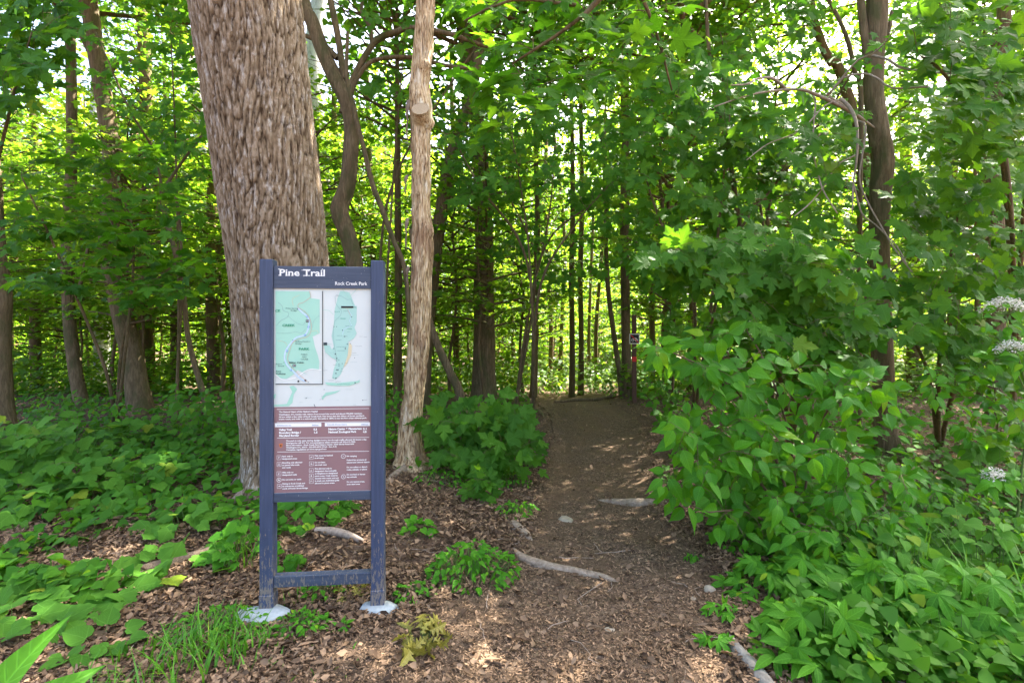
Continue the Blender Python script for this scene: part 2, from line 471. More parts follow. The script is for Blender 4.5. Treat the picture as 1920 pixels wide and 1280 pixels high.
# ground: leaf litter and soil
def ground_mat(name, cols, scale, soil, soilmix):
    m, nt, N, L, pb = mat(name)
    v = mapped(N, L)
    w = N.new('ShaderNodeVectorMath'); w.operation = 'MULTIPLY_ADD'
    nz = N.new('ShaderNodeTexNoise'); nz.inputs['Scale'].default_value = 14; L.new(v, nz.inputs[0])
    L.new(nz.outputs['Color'], w.inputs[0]); w.inputs[1].default_value = (.06, .06, .06); L.new(v, w.inputs[2])
    vo = N.new('ShaderNodeTexVoronoi'); vo.inputs['Scale'].default_value = scale; L.new(w.outputs[0], vo.inputs['Vector'])
    vo2 = N.new('ShaderNodeTexVoronoi'); vo2.inputs['Scale'].default_value = scale * 2.3; L.new(w.outputs[0], vo2.inputs['Vector'])
    sx = N.new('ShaderNodeSeparateColor'); L.new(vo.outputs['Color'], sx.inputs[0])
    sy = N.new('ShaderNodeSeparateColor'); L.new(vo2.outputs['Color'], sy.inputs[0])
    c = ramp(N, cols); L.new(mth(N, L, 'ADD', mth(N, L, 'MULTIPLY', sx.outputs[0], .5), mth(N, L, 'MULTIPLY', sy.outputs[1], .5)), c.inputs[0])
    big = tex_noise(N, L, v, 1.6, 5, .6)
    sm = ramp(N, [(.42, (0, 0, 0)), (.62, (1, 1, 1))]); L.new(big, sm.inputs[0])
    fine = tex_noise(N, L, v, 120, 4, .7)
    sc = ramp(N, [(.3, tuple(k * .6 for k in soil)), (.7, tuple(k * 1.35 for k in soil))]); L.new(fine, sc.inputs[0])
    cc = mixc(N, L, mth(N, L, 'MULTIPLY', sm.outputs[0], soilmix), c.outputs[0], sc.outputs[0])
    L.new(cc, pb.inputs['Base Color']); pb.inputs['Roughness'].default_value = .95; pb.inputs['Specular IOR Level'].default_value = .1
    b = N.new('ShaderNodeBump'); b.inputs['Strength'].default_value = .8; b.inputs['Distance'].default_value = .012
    L.new(mth(N, L, 'ADD', mth(N, L, 'ADD', sx.outputs[1], sy.outputs[2]), fine), b.inputs['Height']); L.new(b.outputs[0], pb.inputs['Normal'])
    return m
M['ground'] = ground_mat('forest_floor', [(0, (.05, .03, .02)), (.5, (.12, .075, .05)), (.8, (.22, .15, .10)), (1, (.32, .24, .17))], 38, (.085, .058, .042), .7)
M['path'] = ground_mat('trail_soil', [(0, (.045, .03, .02)), (.45, (.11, .075, .05)), (.8, (.20, .14, .095)), (1, (.34, .25, .17))], 60, (.15, .098, .06), .8)

# painted timber, faded and dirty near the ground
def paint_mat(name, c0, c1, wear, h):
    m, nt, N, L, pb = mat(name)
    g = tex_noise(N, L, mapped(N, L, (1, 1, .06) if name != 'painted_rail' else (.06, 1, 1)), 55, 4, .6)
    c = ramp(N, [(.3, c0), (.7, c1)]); L.new(g, c.inputs[0])
    tc = N.new('ShaderNodeTexCoord'); sp = N.new('ShaderNodeSeparateXYZ'); L.new(tc.outputs['Object'], sp.inputs[0])
    lo = mth(N, L, 'SUBTRACT', 1.0, mth(N, L, 'DIVIDE', sp.outputs[2], h), True)
    sc = tex_noise(N, L, mapped(N, L, (1, 1, .25)), 70, 5, .75)
    th = mth(N, L, 'GREATER_THAN', mth(N, L, 'ADD', sc, mth(N, L, 'MULTIPLY', lo, .22)), .68)
    cc = mixc(N, L, mth(N, L, 'MULTIPLY', th, .8), c.outputs[0], wear)
    scr = tex_noise(N, L, mapped(N, L, (1, 1, .5)), 160, 2, .5)
    cc = mixc(N, L, mth(N, L, 'GREATER_THAN', scr, .76), cc, (.5, .48, .45))
    L.new(cc, pb.inputs['Base Color']); pb.inputs['Roughness'].default_value = .5; pb.inputs['Specular IOR Level'].default_value = .35
    b = N.new('ShaderNodeBump'); b.inputs['Strength'].default_value = .25; b.inputs['Distance'].default_value = .002
    L.new(g, b.inputs['Height']); L.new(b.outputs[0], pb.inputs['Normal'])
    return m
M['post'] = paint_mat('painted_post', (.034, .048, .090), (.054, .073, .132), (.22, .18, .14), .75)
M['rail'] = paint_mat('painted_rail', (.038, .052, .086), (.068, .086, .125), (.22, .18, .14), .45)
M['white'] = plain('print_white', (.80, .80, .78), .5)
M['black'] = plain('print_black', (.015, .015, .018), .5)
M['mapbg'] = plain('map_paper', (.60, .64, .60), .45, .3, .06, 9)
M['mapgreen'] = plain('map_green', (.34, .60, .47), .45, .3, .06, 9)
M['mapgreen2'] = plain('map_green_two', (.36, .58, .50), .45, .3)
M['mapblue'] = plain('map_blue', (.50, .63, .78), .45)
M['road'] = plain('map_road', (.60, .36, .28), .45)
M['road2'] = plain('map_road_pale', (.62, .55, .36), .45)
M['greyline'] = plain('map_grey', (.25, .38, .36), .45)
M['mapink'] = plain('map_ink', (.03, .05, .06), .45)
M['mapletter'] = plain('map_letter_green', (.03, .27, .16), .45)
M['bluedot'] = plain('map_blue_dot', (.06, .25, .60), .45)
M['brownpanel'] = plain('panel_brown', (.26, .15, .155), .4, .4, .07, 14)
M['orange'] = plain('print_orange', (.55, .17, .06), .5)
M['faded'] = plain('print_faded', (.45, .48, .55), .5)
M['red'] = plain('print_red', (.55, .03, .03), .5)
M['signbrown'] = plain('sign_brown', (.10, .055, .035), .6)
M['signpostbrown'] = plain('signpost_brown', (.09, .05, .035), .8, .2, .3)

# ------------------------------------------------------------------ ground and trail
def graded(lo, hi, f0, f1, fine, coarse):
    a = list(np.arange(f0, f1 + 1e-6, fine))
    s = fine; x = f1
    while x < hi: s = min(s * 1.13, coarse); x += s; a.append(x)
    s = fine; x = f0
    while x > lo: s = min(s * 1.13, coarse); x -= s; a.insert(0, x)
    return np.array(a)
gx = graded(-150, 150, -4.5, 4.5, .055, 6)
gy = graded(-60, 260, 1.8, 8.5, .05, 6)
X, Y = np.meshgrid(gx, gy)
fx, fy = X.ravel(), Y.ravel()
gz = gh(fx, fy) + np.where((fy > 1.5) & (fy < 12) & (np.abs(fx) < 7), .018 * (noise2(fx, fy, 14, 5) - .5), 0)
nx, ny = len(gx), len(gy)
i = (np.arange(ny - 1)[:, None] * nx + np.arange(nx - 1)[None])
quads = np.stack([i, i + 1, i + nx + 1, i + nx], -1).reshape(-1, 4)
ground = link('ground', mesh_np('ground', np.stack([fx, fy, gz], 1), quads, M['ground']))
tag(ground, 'forest floor of brown leaf litter under the trees', kind='structure')

ys = np.concatenate([np.arange(-30, 1.6, .6), np.arange(1.6, 12.5, .05), np.arange(12.5, 30, .5)])
K = 60
pv = []
for k, y in enumerate(ys):
    l, r = path_edges(y)
    wv = .10 * (noise2([y], [0], 2.3, 8)[0] - .5) + .05 * (noise2([y], [0], 9, 9)[0] - .5)
    wr = .10 * (noise2([y], [5], 2.3, 8)[0] - .5) + .05 * (noise2([y], [5], 9, 9)[0] - .5)
    pv.append(np.stack([np.linspace(l + wv, r + wr, K), np.full(K, y)], 1))
pv = np.concatenate(pv)
d = in_path(pv[:, 0], pv[:, 1])
pz = gh(pv[:, 0], pv[:, 1]) + .011 + np.where(pv[:, 1] < 12, .016 * (noise2(pv[:, 0], pv[:, 1], 12, 6) - .5), 0)
col = np.arange(len(pv)) % K
pz -= np.where((col == 0) | (col == K - 1), .05, 0)
i = (np.arange(len(ys) - 1)[:, None] * K + np.arange(K - 1)[None])
quads = np.stack([i, i + 1, i + K + 1, i + K], -1).reshape(-1, 4)
path = link('path', mesh_np('path', np.column_stack([pv, pz]), quads, M['path']))
tag(path, 'trodden woodchip trail leading into the forest', kind='structure')

# ------------------------------------------------------------------ leaf templates: (verts, fan faces, uv)
def outline_leaf(half, centre, fold=.12, droop=.25, tip=.2, seed=0):
    """half: right half outline from petiole to tip; returns verts, tris (fan from centre line)"""
    rs = np.random.default_rng(seed)
    right = [np.array(p) for p in half]
    left = [np.array((-p[0], p[1])) for p in half[-2:0:-1]]
    o = np.array(right + left)
    v2 = np.vstack([np.array([centre]), o])
    z = fold * np.abs(v2[:, 0]) - droop * v2[:, 0] ** 2 - tip * np.clip(v2[:, 1] - .25, 0, 2) ** 2 + .035 * (rs.random(len(v2)) - .5)
    z[0] = -tip * max(0, centre[1] - .25) ** 2
    v = np.column_stack([v2, z])
    n = len(o)
    f = np.array([(0, 1 + k, 1 + (k + 1) % n) for k in range(n)])
    return v, f

def ribbed_leaf(widths, fold=.15, tip=.3, twist=0, seed=0):
    """ovate leaf: midrib row plus one edge each side; widths at even steps of the length"""
    n = len(widths); ysv = np.linspace(0, 1, n)
    v = []
    for w, y in zip(widths, ysv):
        zm = -tip * y * y
        v += [(-w, y - .15 * w, zm + fold * w), (0, y, zm), (w, y - .15 * w, zm + fold * w + twist * w)]
    f = []
    for k in range(n - 1):
        a = k * 3
        f += [(a, a + 1, a + 4), (a, a + 4, a + 3), (a + 1, a + 2, a + 5), (a + 1, a + 5, a + 4)]
    return np.array(v, float), np.array(f)

MAPLE_H = [(0, 0), (.14, -.07), (.24, -.03), (.40, -.06), (.33, .06), (.44, .13), (.33, .2), (.48, .26), (.66, .40), (.53, .42), (.52, .55), (.40, .52), (.30, .55),
           (.24, .50), (.21, .62), (.30, .76), (.18, .76), (.13, .88), (0, 1.08)]
MAPLE_S = [(0, 0), (.38, -.04), (.28, .2), (.64, .42), (.24, .5), (.22, .78), (0, 1.05)]
MAPLE_T = [(0, 0), (.55, .12), (.42, .55), (0, 1.0)]
GRAPE_H = [(0, 0), (.12, -.12), (.30, -.14), (.44, 0), (.50, .2), (.62, .36), (.46, .46), (.42, .6), (.30, .66), (.26, .82), (.12, .88), (0, 1.02)]
HEART_H = [(0, 0), (.16, -.10), (.34, -.04), (.44, .16), (.40, .4), (.26, .66), (.1, .86), (0, 1.0)]
OAK_H = [(0, 0), (.08, .1), (.30, .12), (.10, .24), (.12, .34), (.42, .38), (.14, .5), (.16, .6), (.38, .70), (.12, .76), (.14, .86), (0, 1.05)]
ROUND_H = [(0, 0), (.25, .02), (.45, .2), (.52, .5), (.42, .8), (.2, .97), (0, 1.0)]
TPL = {
    'maple': [outline_leaf(MAPLE_H, (0, .30), f, d, t, s) for f, d, t, s in ((.15, .35, .25, 1), (.05, .5, .5, 2), (.3, .3, .15, 3))],
    'grape': [outline_leaf(GRAPE_H, (0, .28), f, d, t, s) for f, d, t, s in ((.15, .3, .2, 1), (.25, .35, .4, 2))],
    'heart': [outline_leaf(HEART_H, (0, .3), .25, .2, .3, 4)],
    'oak': [outline_leaf(OAK_H, (0, .45), .5, .1, .7, 5), outline_leaf(OAK_H, (0, .45), .2, .9, 1.2, 6)],
    'round': [outline_leaf(ROUND_H, (0, .5), .1, .2, .1, 7)],
    'ovate': [ribbed_leaf([.015, .15, .235, .28, .285, .25, .19, .10, .03, .0], .3, .35), ribbed_leaf([.015, .17, .26, .30, .295, .26, .19, .10, .03, .0], .5, .1, .2),
              ribbed_leaf([.015, .13, .20, .245, .25, .22, .165, .09, .03, .0], .2, .75, -.2)],
    'small': [ribbed_leaf([.02, .24, .27, .15, .0], .3, .3), ribbed_leaf([.02, .26, .24, .12, .0], .5, .5)],
    'blade': [ribbed_leaf([.03, .13, .19, .21, .20, .17, .12, .06, .0], .35, .4), ribbed_leaf([.03, .13, .19, .21, .20, .17, .12, .06, .0], .35, .7)],
    'mapleS': [outline_leaf(MAPLE_S, (0, .3), .1, .3, .3, 1)],
    'mapleT': [outline_leaf(MAPLE_T, (0, .35), .15, .2, .3, 1)],
}
def compound(n=5):
    vs_, fs = [], []; k = 0
    for j in range(n):
        a = R(-100 + 200 * j / (n - 1)); s = 1 - .28 * abs(j - (n - 1) / 2) / ((n - 1) / 2)
        v, f = ribbed_leaf([.015, .10, .17, .19, .13, .0], .3, .45, 0)
        v = v * s * .95
        c, sn = math.cos(a), math.sin(a)
        v = np.column_stack([v[:, 0] * c + v[:, 1] * sn, -v[:, 0] * sn + v[:, 1] * c, v[:, 2]])
        vs_.append(v); fs.append(f + k); k += len(v)
    return np.vstack(vs_), np.vstack(fs)
TPL['five'] = [compound(5)]
def five_uv():
    v, f = ribbed_leaf([.015, .10, .17, .19, .13, .0], .3, .45, 0)
    return np.vstack([v[:, :2]] * 5)
_leafmesh = {}
def leaf_mesh(kind, mk):
    key = (kind, mk)
    if key not in _leafmesh:
        out = []
        for v, f in TPL[kind]:
            out.append(mesh_np('leaf_' + kind, v, f, M[mk], five_uv() if kind == 'five' else v[:, :2]))
        _leafmesh[key] = out
    return _leafmesh[key]

def frames(nrm, dr):
    """orthonormal leaf frames; columns x(side), y(axis), z(normal)"""
    nrm = np.asarray(nrm, float); dr = np.asarray(dr, float)
    nrm = nrm / (np.linalg.norm(nrm, axis=1)[:, None] + 1e-9)
    dr = dr - nrm * (dr * nrm).sum(1)[:, None]
    ln = np.linalg.norm(dr, axis=1)[:, None]
    dr = np.where(ln < 1e-4, np.array([[1, 0, 0.]]), dr / (ln + 1e-9))
    x = np.cross(dr, nrm)
    return np.stack([x, dr, nrm], 2)

def joined_leaves(name, kind, mk, pos, nrm, dr, size, off=(0, 0, 0)):
    pos = np.asarray(pos, float); Fm = frames(nrm, dr); size = np.broadcast_to(np.asarray(size, float), (len(pos),))
    T = TPL[kind]; vs_, fs, us = [], [], []; n0 = 0
    pick = RNG.integers(0, len(T), len(pos))
    for t, (v, f) in enumerate(T):
        m_ = pick == t
        if not m_.any(): continue
        w = np.einsum('nij,kj->nki', Fm[m_], v) * size[m_][:, None, None] + pos[m_][:, None]
        n = w.shape[0]; k = len(v)
        vs_.append(w.reshape(-1, 3)); fs.append((f[None] + (np.arange(n) * k)[:, None, None]).reshape(-1, 3) + n0)
        us.append(np.tile(v[:, :2], (n, 1))); n0 += n * k
    return mesh_np(name, np.vstack(vs_) - np.asarray(off), np.vstack(fs), M[mk], np.vstack(us), smooth=True)

def put_leaves(parent, kind, mk, pos, nrm, dr, size, off, limit=300, stuffkind=None, name='leaf'):
    """each leaf an object of its own (nearest `limit` to the camera), the rest one joined stuff part"""
    pos = np.asarray(pos, float); nrm = np.asarray(nrm, float); dr = np.asarray(dr, float)
    size = np.broadcast_to(np.asarray(size, float), (len(pos),)).copy()
    score = np.linalg.norm(pos - np.array([0, 0, HC]), axis=1) / size
    order = np.argsort(score)
    ms = leaf_mesh(kind, mk)
    Fm = frames(nrm, dr); off = np.asarray(off, float)
    for j in order[:limit]:
        o = bpy.data.objects.new(name, ms[int(RNG.integers(len(ms)))])
        mt = Matrix(((Fm[j, 0, 0], Fm[j, 0, 1], Fm[j, 0, 2], 0), (Fm[j, 1, 0], Fm[j, 1, 1], Fm[j, 1, 2], 0), (Fm[j, 2, 0], Fm[j, 2, 1], Fm[j, 2, 2], 0), (0, 0, 0, 1)))
        s = float(size[j])
        o.matrix_basis = Matrix.Translation(Vector(pos[j] - off)) @ mt @ Matrix.Diagonal((s, s, s, 1))
        COL.objects.link(o); o.parent = parent
    rest = order[limit:]
    if len(rest):
        o = link('foliage', joined_leaves('foliage', stuffkind or kind, mk, pos[rest], nrm[rest], dr[rest], size[rest], off), parent)
        o['kind'] = 'stuff'

def rnd(n, s=1.0): return RNG.normal(0, s, (n, 3))
def uni(a, b, n=None): return RNG.uniform(a, b, n)

# ------------------------------------------------------------------ generic plant: main stems, twigs to targets, leaves along the twigs
def grow(base_stems, tips, twig_r, leaf_len, per, bias, spread, last=.35, droop=.0, jitter=.4, petiole=.3):
    """base_stems: list of (pts, rad). tips: (N,3). returns TB with all wood, and leaf arrays"""
    tb = TB()
    nodes = []; noder = []
    for pts, rad in base_stems:
        sp, sr = smooth_path(pts, rad, .12)
        tb.tube(sp, sr, 7, lump=.15)
        nodes.append(sp); noder.append(sr)
    nodes = np.vstack(nodes); noder = np.concatenate(noder)
    pos, nr, dr, sz = [], [], [], []
    bias = np.asarray(bias, float)
    # nearer tips first, so that later ones can branch from earlier twigs
    dist0 = np.min(np.linalg.norm(tips[:, None] - nodes[None, ::3], axis=2), axis=1)
    for ti in np.argsort(dist0):
        tip = tips[ti]
        d_ = np.linalg.norm(nodes - tip, axis=1) + .5 * np.clip(nodes[:, 2] - tip[2] + .05, 0, 9)
        d_ = np.where(d_ < last * .8, 99, d_)
        j = int(np.argmin(d_)); a = nodes[j]
        dv = tip - a; ln = np.linalg.norm(dv)
        mid = a + dv * .5 + np.array([0, 0, .12 * ln]) + rnd(1, .05 * ln)[0]
        r0 = min(noder[j] * .7, twig_r * (1 + ln))
        sp, sr = smooth_path([a, mid, tip], [r0, max(r0 * .6, twig_r * .6), twig_r * .4], max(.06, ln / 12))
        tb.tube(sp, sr, 5)
        nodes = np.vstack([nodes, sp[1:]]); noder = np.concatenate([noder, sr[1:]])
        s = np.concatenate([[0], np.cumsum(np.linalg.norm(np.diff(sp, axis=0), axis=1))]); tot = s[-1]
        L_ = min(last, tot * .9)
        n = per
        for q in range(n):
            t = tot - L_ * (q / max(1, n - 1)) if n > 1 else tot
            p = np.array([np.interp(t, s, sp[:, c]) for c in range(3)])
            k = min(len(sp) - 1, max(1, int(np.searchsorted(s, t)))); tg = sp[k] - sp[k - 1]; tg /= np.linalg.norm(tg) + 1e-9
            nn = bias + RNG.normal(0, jitter, 3); nn /= np.linalg.norm(nn)
            side = np.cross(nn, tg); side /= np.linalg.norm(side) + 1e-9
            a_ = spread * (1 if q % 2 else -1) * uni(.6, 1.3) if q else uni(-.2, .2)
            dd = tg * math.cos(a_) + side * math.sin(a_) + np.array([0, 0, -droop])
            l = leaf_len * uni(.65, 1.15) * (1 if q else .8)
            dn = dd / (np.linalg.norm(dd) + 1e-9)
            pet = l * petiole
            e = p + dn * pet
            tb.tube([p, e], [twig_r * .35, twig_r * .25], 3, cap=False)
            pos.append(e); nr.append(nn); dr.append(dd); sz.append(l)
    return tb, np.array(pos), np.array(nr), np.array(dr), np.array(sz)

def region_points(poly, n, D0, D1, seed=0, clump=0.0):
    """random world points whose directions fall within a photo-pixel polygon, at distances D0..D1 (a real volume)"""
    rs = np.random.default_rng(seed); poly = np.array(poly, float); out = []
    lo, hi = poly.min(0), poly.max(0)
    while len(out) < n:
        p = rs.uniform(lo, hi)
        x, y = p; ins = False; j = len(poly) - 1
        for i_ in range(len(poly)):
            if (poly[i_, 1] > y) != (poly[j, 1] > y) and x < (poly[j, 0] - poly[i_, 0]) * (y - poly[i_, 1]) / (poly[j, 1] - poly[i_, 1]) + poly[i_, 0]: ins = not ins
            j = i_
        if not ins: continue
        q = P(x, y, rs.uniform(D0, D1))
        if q[2] < g1(q[0], q[1]) + .04: continue
        if clump and noise3(np.array([q * 1.7 + seed]))[0] < clump: continue
        out.append(q)
    return np.array(out)

# ------------------------------------------------------------------ tree crowns (shared meshes)
def spray_crown(seed, z0, z1, rad, nb, tw, leafstep, leaf, trunk_x=None, rise=.25, wood=True):
    """branches from a central axis, flat sprays of leaves; returns pos,nrm,dir,size and wood TB"""
    rs = np.random.default_rng(seed)
    tb = TB(); pos, nr, dr = [], [], []
    for b_ in range(nb):
        t = (b_ + rs.random()) / nb
        z = z0 + (z1 - z0) * t
        az = b_ * 2.399 + rs.normal(0, .3)
        prof = math.sin(math.pi * min(1, .18 + .82 * (1 - t) ** .8)) ** .6 if t > .15 else .75
        L_ = rad * (0.55 + .45 * prof) * rs.uniform(.7, 1.1) * (1 - .35 * t)
        d2 = np.array([math.cos(az), math.sin(az), 0])
        n = max(4, int(L_ / .3))
        s = np.linspace(0, 1, n)
        bend = rs.normal(0, .15)
        side = np.array([-d2[1], d2[0], 0])
        pts = np.array([0, 0, z]) + np.outer(s * L_, d2) + np.outer(bend * L_ * s ** 2, side)
        pts[:, 2] += rise * L_ * s * (1 + t) - .16 * L_ * s ** 2.2
        if wood: tb.tube(pts, np.linspace(.012 + .012 * L_, .004, n), 5)
        total = L_; ns = int(total * .8 / tw)
        for k in range(ns):
            u = .18 + .82 * (k + rs.random() * .6) / ns
            p0 = np.array([np.interp(u, s, pts[:, c]) for c in range(3)])
            sg = 1 if k % 2 else -1
            a_ = sg * rs.uniform(.6, 1.1)
            td = d2 * math.cos(a_) + side * math.sin(a_); td = td + np.array([0, 0, rs.normal(.02, .13)])
            tl = (1.05 - u) * L_ * .45 * rs.uniform(.6, 1.2) + .22
            m_ = max(2, int(tl / leafstep))
            q = (np.arange(m_) + rs.random(m_) * .5) / m_
            tp = p0 + np.outer(q * tl, td); tp[:, 2] -= .12 * tl * q ** 2
            ts = np.where(np.arange(m_) % 2 == 0, 1, -1)
            tside = np.cross(np.array([0, 0, 1.0]), td)
            ld = td * .7 + tside[None] * (ts * rs.uniform(.4, 1.1, m_))[:, None]
            pos.append(tp + ld * .05); dr.append(ld + np.array([0, 0, -.25]))
            nn = np.tile(np.array([0, 0, 1.0]), (m_, 1)) + rs.normal(0, .42, (m_, 3)); nr.append(nn)
    pos = np.vstack(pos); nr = np.vstack(nr); dr = np.vstack(dr)
    sz = leaf * rs.uniform(.6, 1.2, len(pos))
    return pos, nr, dr, sz, tb

def trunk_tube(tb, h, r0, r1, seed, wob=.12, seg=9):
    rs = np.random.default_rng(seed)
    n = 9; z = np.linspace(-.15, h, n)
    x = np.cumsum(rs.normal(0, wob / 3, n)); y = np.cumsum(rs.normal(0, wob / 3, n)); x -= x[0]; y -= y[0]
    pts = np.column_stack([x, y, z])
    tb.tube(pts, np.linspace(r0, r1, n), seg, step=.35, lump=.14, flare=.45, seed=seed)
    return pts

UNDER = []
for k in range(6):
    h = [5.5, 6.5, 8, 9.5, 7, 4.2][k]
    pos, nr, dr, sz, tb = spray_crown(100 + k, [1.5, 2.0, 2.2, 2.5, 1.2, .9][k], h, [2.0, 2.3, 2.6, 3.0, 2.4, 1.6][k], [40, 46, 54, 60, 52, 34][k], .145, .075, .125)
    tk = TB(); trunk_tube(tk, h,  [.03, .04, .05, .065, .045, .022][k], .01, k + 40, wob=.28)
    for a in range(len(tb.v)): tk.add(tb.v[a], np.asarray(tb.f[a]) - sum(len(tb.v[j]) for j in range(a)), tb.u[a])
    UNDER.append((tk.mesh('trunk', M['bark_far']), joined_leaves('crown', 'mapleS', 'maple_bg', pos, nr, dr, sz), h))
CANOPY = []
for k in range(3):
    pos, nr, dr, sz, tb = spray_crown(200 + k, 0, 6, 4.8, 44, .38, .16, .25, rise=.35)
    tk = TB()
    for a in range(len(tb.v)): tk.add(tb.v[a], np.asarray(tb.f[a]) - sum(len(tb.v[j]) for j in range(a)), tb.u[a])
    CANOPY.append((tk.mesh('branches', M['bark_far']), joined_leaves('crown', 'mapleT', 'canopy', pos, nr, dr, sz)))
FAR = []
for k in range(3):
    pos, nr, dr, sz, tb = spray_crown(300 + k, .6, 17, 4.4, 110, .34, .15, .27)
    tk = TB(); trunk_tube(tk, 17, .14, .04, k + 70)
    FAR.append((tk.mesh('trunk', M['bark_far']), joined_leaves('crown', 'mapleT', 'maple_bg', pos, nr, dr, sz)))
print('crown tris', [len(a[1].polygons) for a in UNDER + CANOPY + FAR])

# ------------------------------------------------------------------ tracked trees: trunks where the photo shows them
def px_tree(name, label, cat, D, pts, m='bark', group=None, top=13.0, canopy=None, crown_scale=1.0, seg=12, forks=(), lump=.16, foot=True, Dtop=None, flare=.16, step=.12, lean=None):
    """pts: (px, py, width px) from the foot upward"""
    Dtop = Dtop or D
    w = []; r = []
    n = len(pts)
    for k, (x, y, wd) in enumerate(pts):
        d_ = D + (Dtop - D) * k / max(1, n - 1)
        w.append(P(x, y, d_)); r.append(wd / 2 * d_ / F)
    w = np.array(w)
    base = np.array([w[0][0], w[0][1], g1(w[0][0], w[0][1])])
    if foot:
        if w[0][2] > base[2] + .25:
            dv = (w[0] - w[1]); dv = dv / max(1e-6, abs(dv[2])); dz = w[0][2] - base[2]
            fx_ = w[0] + np.array([dv[0] * dz * .3, 0, -dz]); base = np.array([fx_[0], fx_[1], g1(fx_[0], fx_[1])])
            w = np.vstack([[base[0], base[1], base[2] - .1], w]); r = [r[0] * 1.1] + r
        else:
            w[0][2] = base[2] - .08
    if w[-1][2] < top:
        dv = w[-1] - w[-2]; dv = dv / np.linalg.norm(dv); dv = dv * .5 + np.array([0, 0, .5]); dv /= np.linalg.norm(dv)
        w = np.vstack([w, w[-1] + dv * (top - w[-1][2]) * .5, w[-1] + dv * (top - w[-1][2])]); r = r + [r[-1] * .8, r[-1] * .45]
    t = thing(name, label, cat, base, group=group)
    tb = TB(); tb.tube(w, r, seg, step=step if D < 12 else .3, lump=lump, flare=flare, seed=len(label))
    for fk in forks:     # (list of (px,py,w)), optional depth shift
        fw = []; fr = []
        for x, y, wd, *dd in fk:
            d_ = D + (dd[0] if dd else 0); fw.append(P(x, y, d_)); fr.append(wd / 2 * d_ / F)
        tb.tube(fw, fr, 8, step=.1, lump=lump)
    link('trunk', tb.mesh('trunk', M[m], base), t)
    if canopy is not None and D >= 11: crown_scale = min(crown_scale, .5) if crown_scale <= 1 else crown_scale
    if canopy is not None:
        a, b_ = CANOPY[canopy % 3]
        for nm, me in (('limbs', a), ('crown', b_)):
            o = link(nm, me, t, tuple(w[-1] - base - np.array([0, 0, 4.5 if top > 9 else 3])))
            o.rotation_euler = (0, 0, uni(0, 6.28)); o.scale = (crown_scale,) * 3
    return t, w, r

# the tulip tree
ax_ = np.array([P(562, 948, 5.35), P(560, 860, 5.33), P(548, 740, 5.3), P(521, 470, 5.2), P(492, 230, 5.08), P(463, 0, 4.95), P(430, -260, 4.8), P(400, -600, 4.7)])
rd_ = np.array([.60, .535, .52, .508, .512, .53, .52, .50])
ax_[0][2] = g1(ax_[0][0], ax_[0][1]) - .15
ap, ar = smooth_path(ax_, rd_, .0135)
ap = np.vstack([ap, ap[-1] + np.outer(np.linspace(.3, 10, 12), np.array([-.12, -.02, 1.0]))]); ar = np.concatenate([ar, np.linspace(.5, .3, 12)])
seg = 400
v, f, uv = tube(ap, ar, seg, flare=.28, seed=2.2, cap=False, fz=.20, lobes=6)
nrm_ = (v.reshape(len(ap), seg + 1, 3) - ap[:, None]).reshape(-1, 3); nrm_ /= np.linalg.norm(nrm_, axis=1)[:, None]
wv = np.stack([noise3(v * np.array([5, 5, 2.2]) + 5), noise3(v * np.array([5, 5, 2.2]) + 25), noise3(v * 3 + 45)], 1) - .5
q = v * np.array([44, 44, 5.4]) + wv * np.array([3.4, 3.4, 2.0])
r1 = 1 - np.abs(2 * noise3(q) - 1) * 1.0
q2 = v * np.array([60, 60, 26]) + wv * 3 + 9
r2 = noise3(q2)
ridge = np.clip(np.abs(2 * noise3(q) - 1) * 2.6, 0, 1) ** .8
qb = v * np.array([36, 36, 22]) + wv * 3.5 + 31.7
crack = np.clip(np.abs(2 * noise3(qb) - 1) * 4.5, 0, 1)
h_ = ridge * (.66 + .34 * crack)
tone = np.clip(h_ * .85 + .6 * (r2 - .5) + .08, 0, 1)
big = noise3(v * np.array([2, 2, .9]) + 77) - .5
v = v + nrm_ * (.017 * (h_ - 1) + .010 * (r2 - .5) + .05 * big)[:, None]
base = np.array([ax_[0][0], ax_[0][1], g1(ax_[0][0], ax_[0][1])])
tulip = thing('tulip_tree', 'massive furrowed grey-brown tree trunk rising directly behind the map sign', 'tree', base)
link('trunk', mesh_np('trunk', v - base, f, M['tulip'], uv, col=tone), tulip)
for k, (dx, dy, dz) in enumerate(((0, 0, 12), (-2.5, 1.5, 9))):
    for nm, me in zip(('limbs', 'crown'), CANOPY[k]):
        o = link(nm, me, tulip, (dx - 1, dy, dz))

# the dead debarked trunk
snag_pts = [(772, 892, 62), (768, 860, 50), (766, 820, 42), (772, 760, 38), (782, 690, 40), (787, 620, 38), (790, 540, 40), (792, 440, 41), (789, 380, 37), (789, 300, 37),
            (790, 240, 40), (789, 205, 44), (787, 160, 37), (793, 100, 36), (797, 40, 35), (800, -40, 34), (806, -150, 32)]
sw = np.array([P(x, y, 5.85) for x, y, _ in snag_pts]); sr_ = np.array([w_ / 2 * 5.85 / F for *_, w_ in snag_pts])
sw[0][2] = g1(sw[0][0], sw[0][1]) - .06
sp, sr = smooth_path(sw, sr_, .03)
base = np.array([sw[0][0], sw[0][1], sw[0][2] + .06])
snag = thing('dead_tree', 'bare pale dead trunk without bark standing right of the map sign', 'dead tree', base)
v, f, uv = tube(sp, sr, 72, lump=.0, flare=.5, seed=1.2, fz=.16, lobes=5)
c_ = np.vstack([np.repeat(sp, 73, axis=0), np.tile(sp[-1], (2, 1))]); dn = v - c_; dn /= np.linalg.norm(dn, axis=1)[:, None] + 1e-9
n1 = noise3(v * np.array([26, 26, 2.6]) + 3); n2 = noise3(v * np.array([7, 7, 2.5]) + 30); n3 = noise3(v * np.array([14, 14, 7]) + 60)
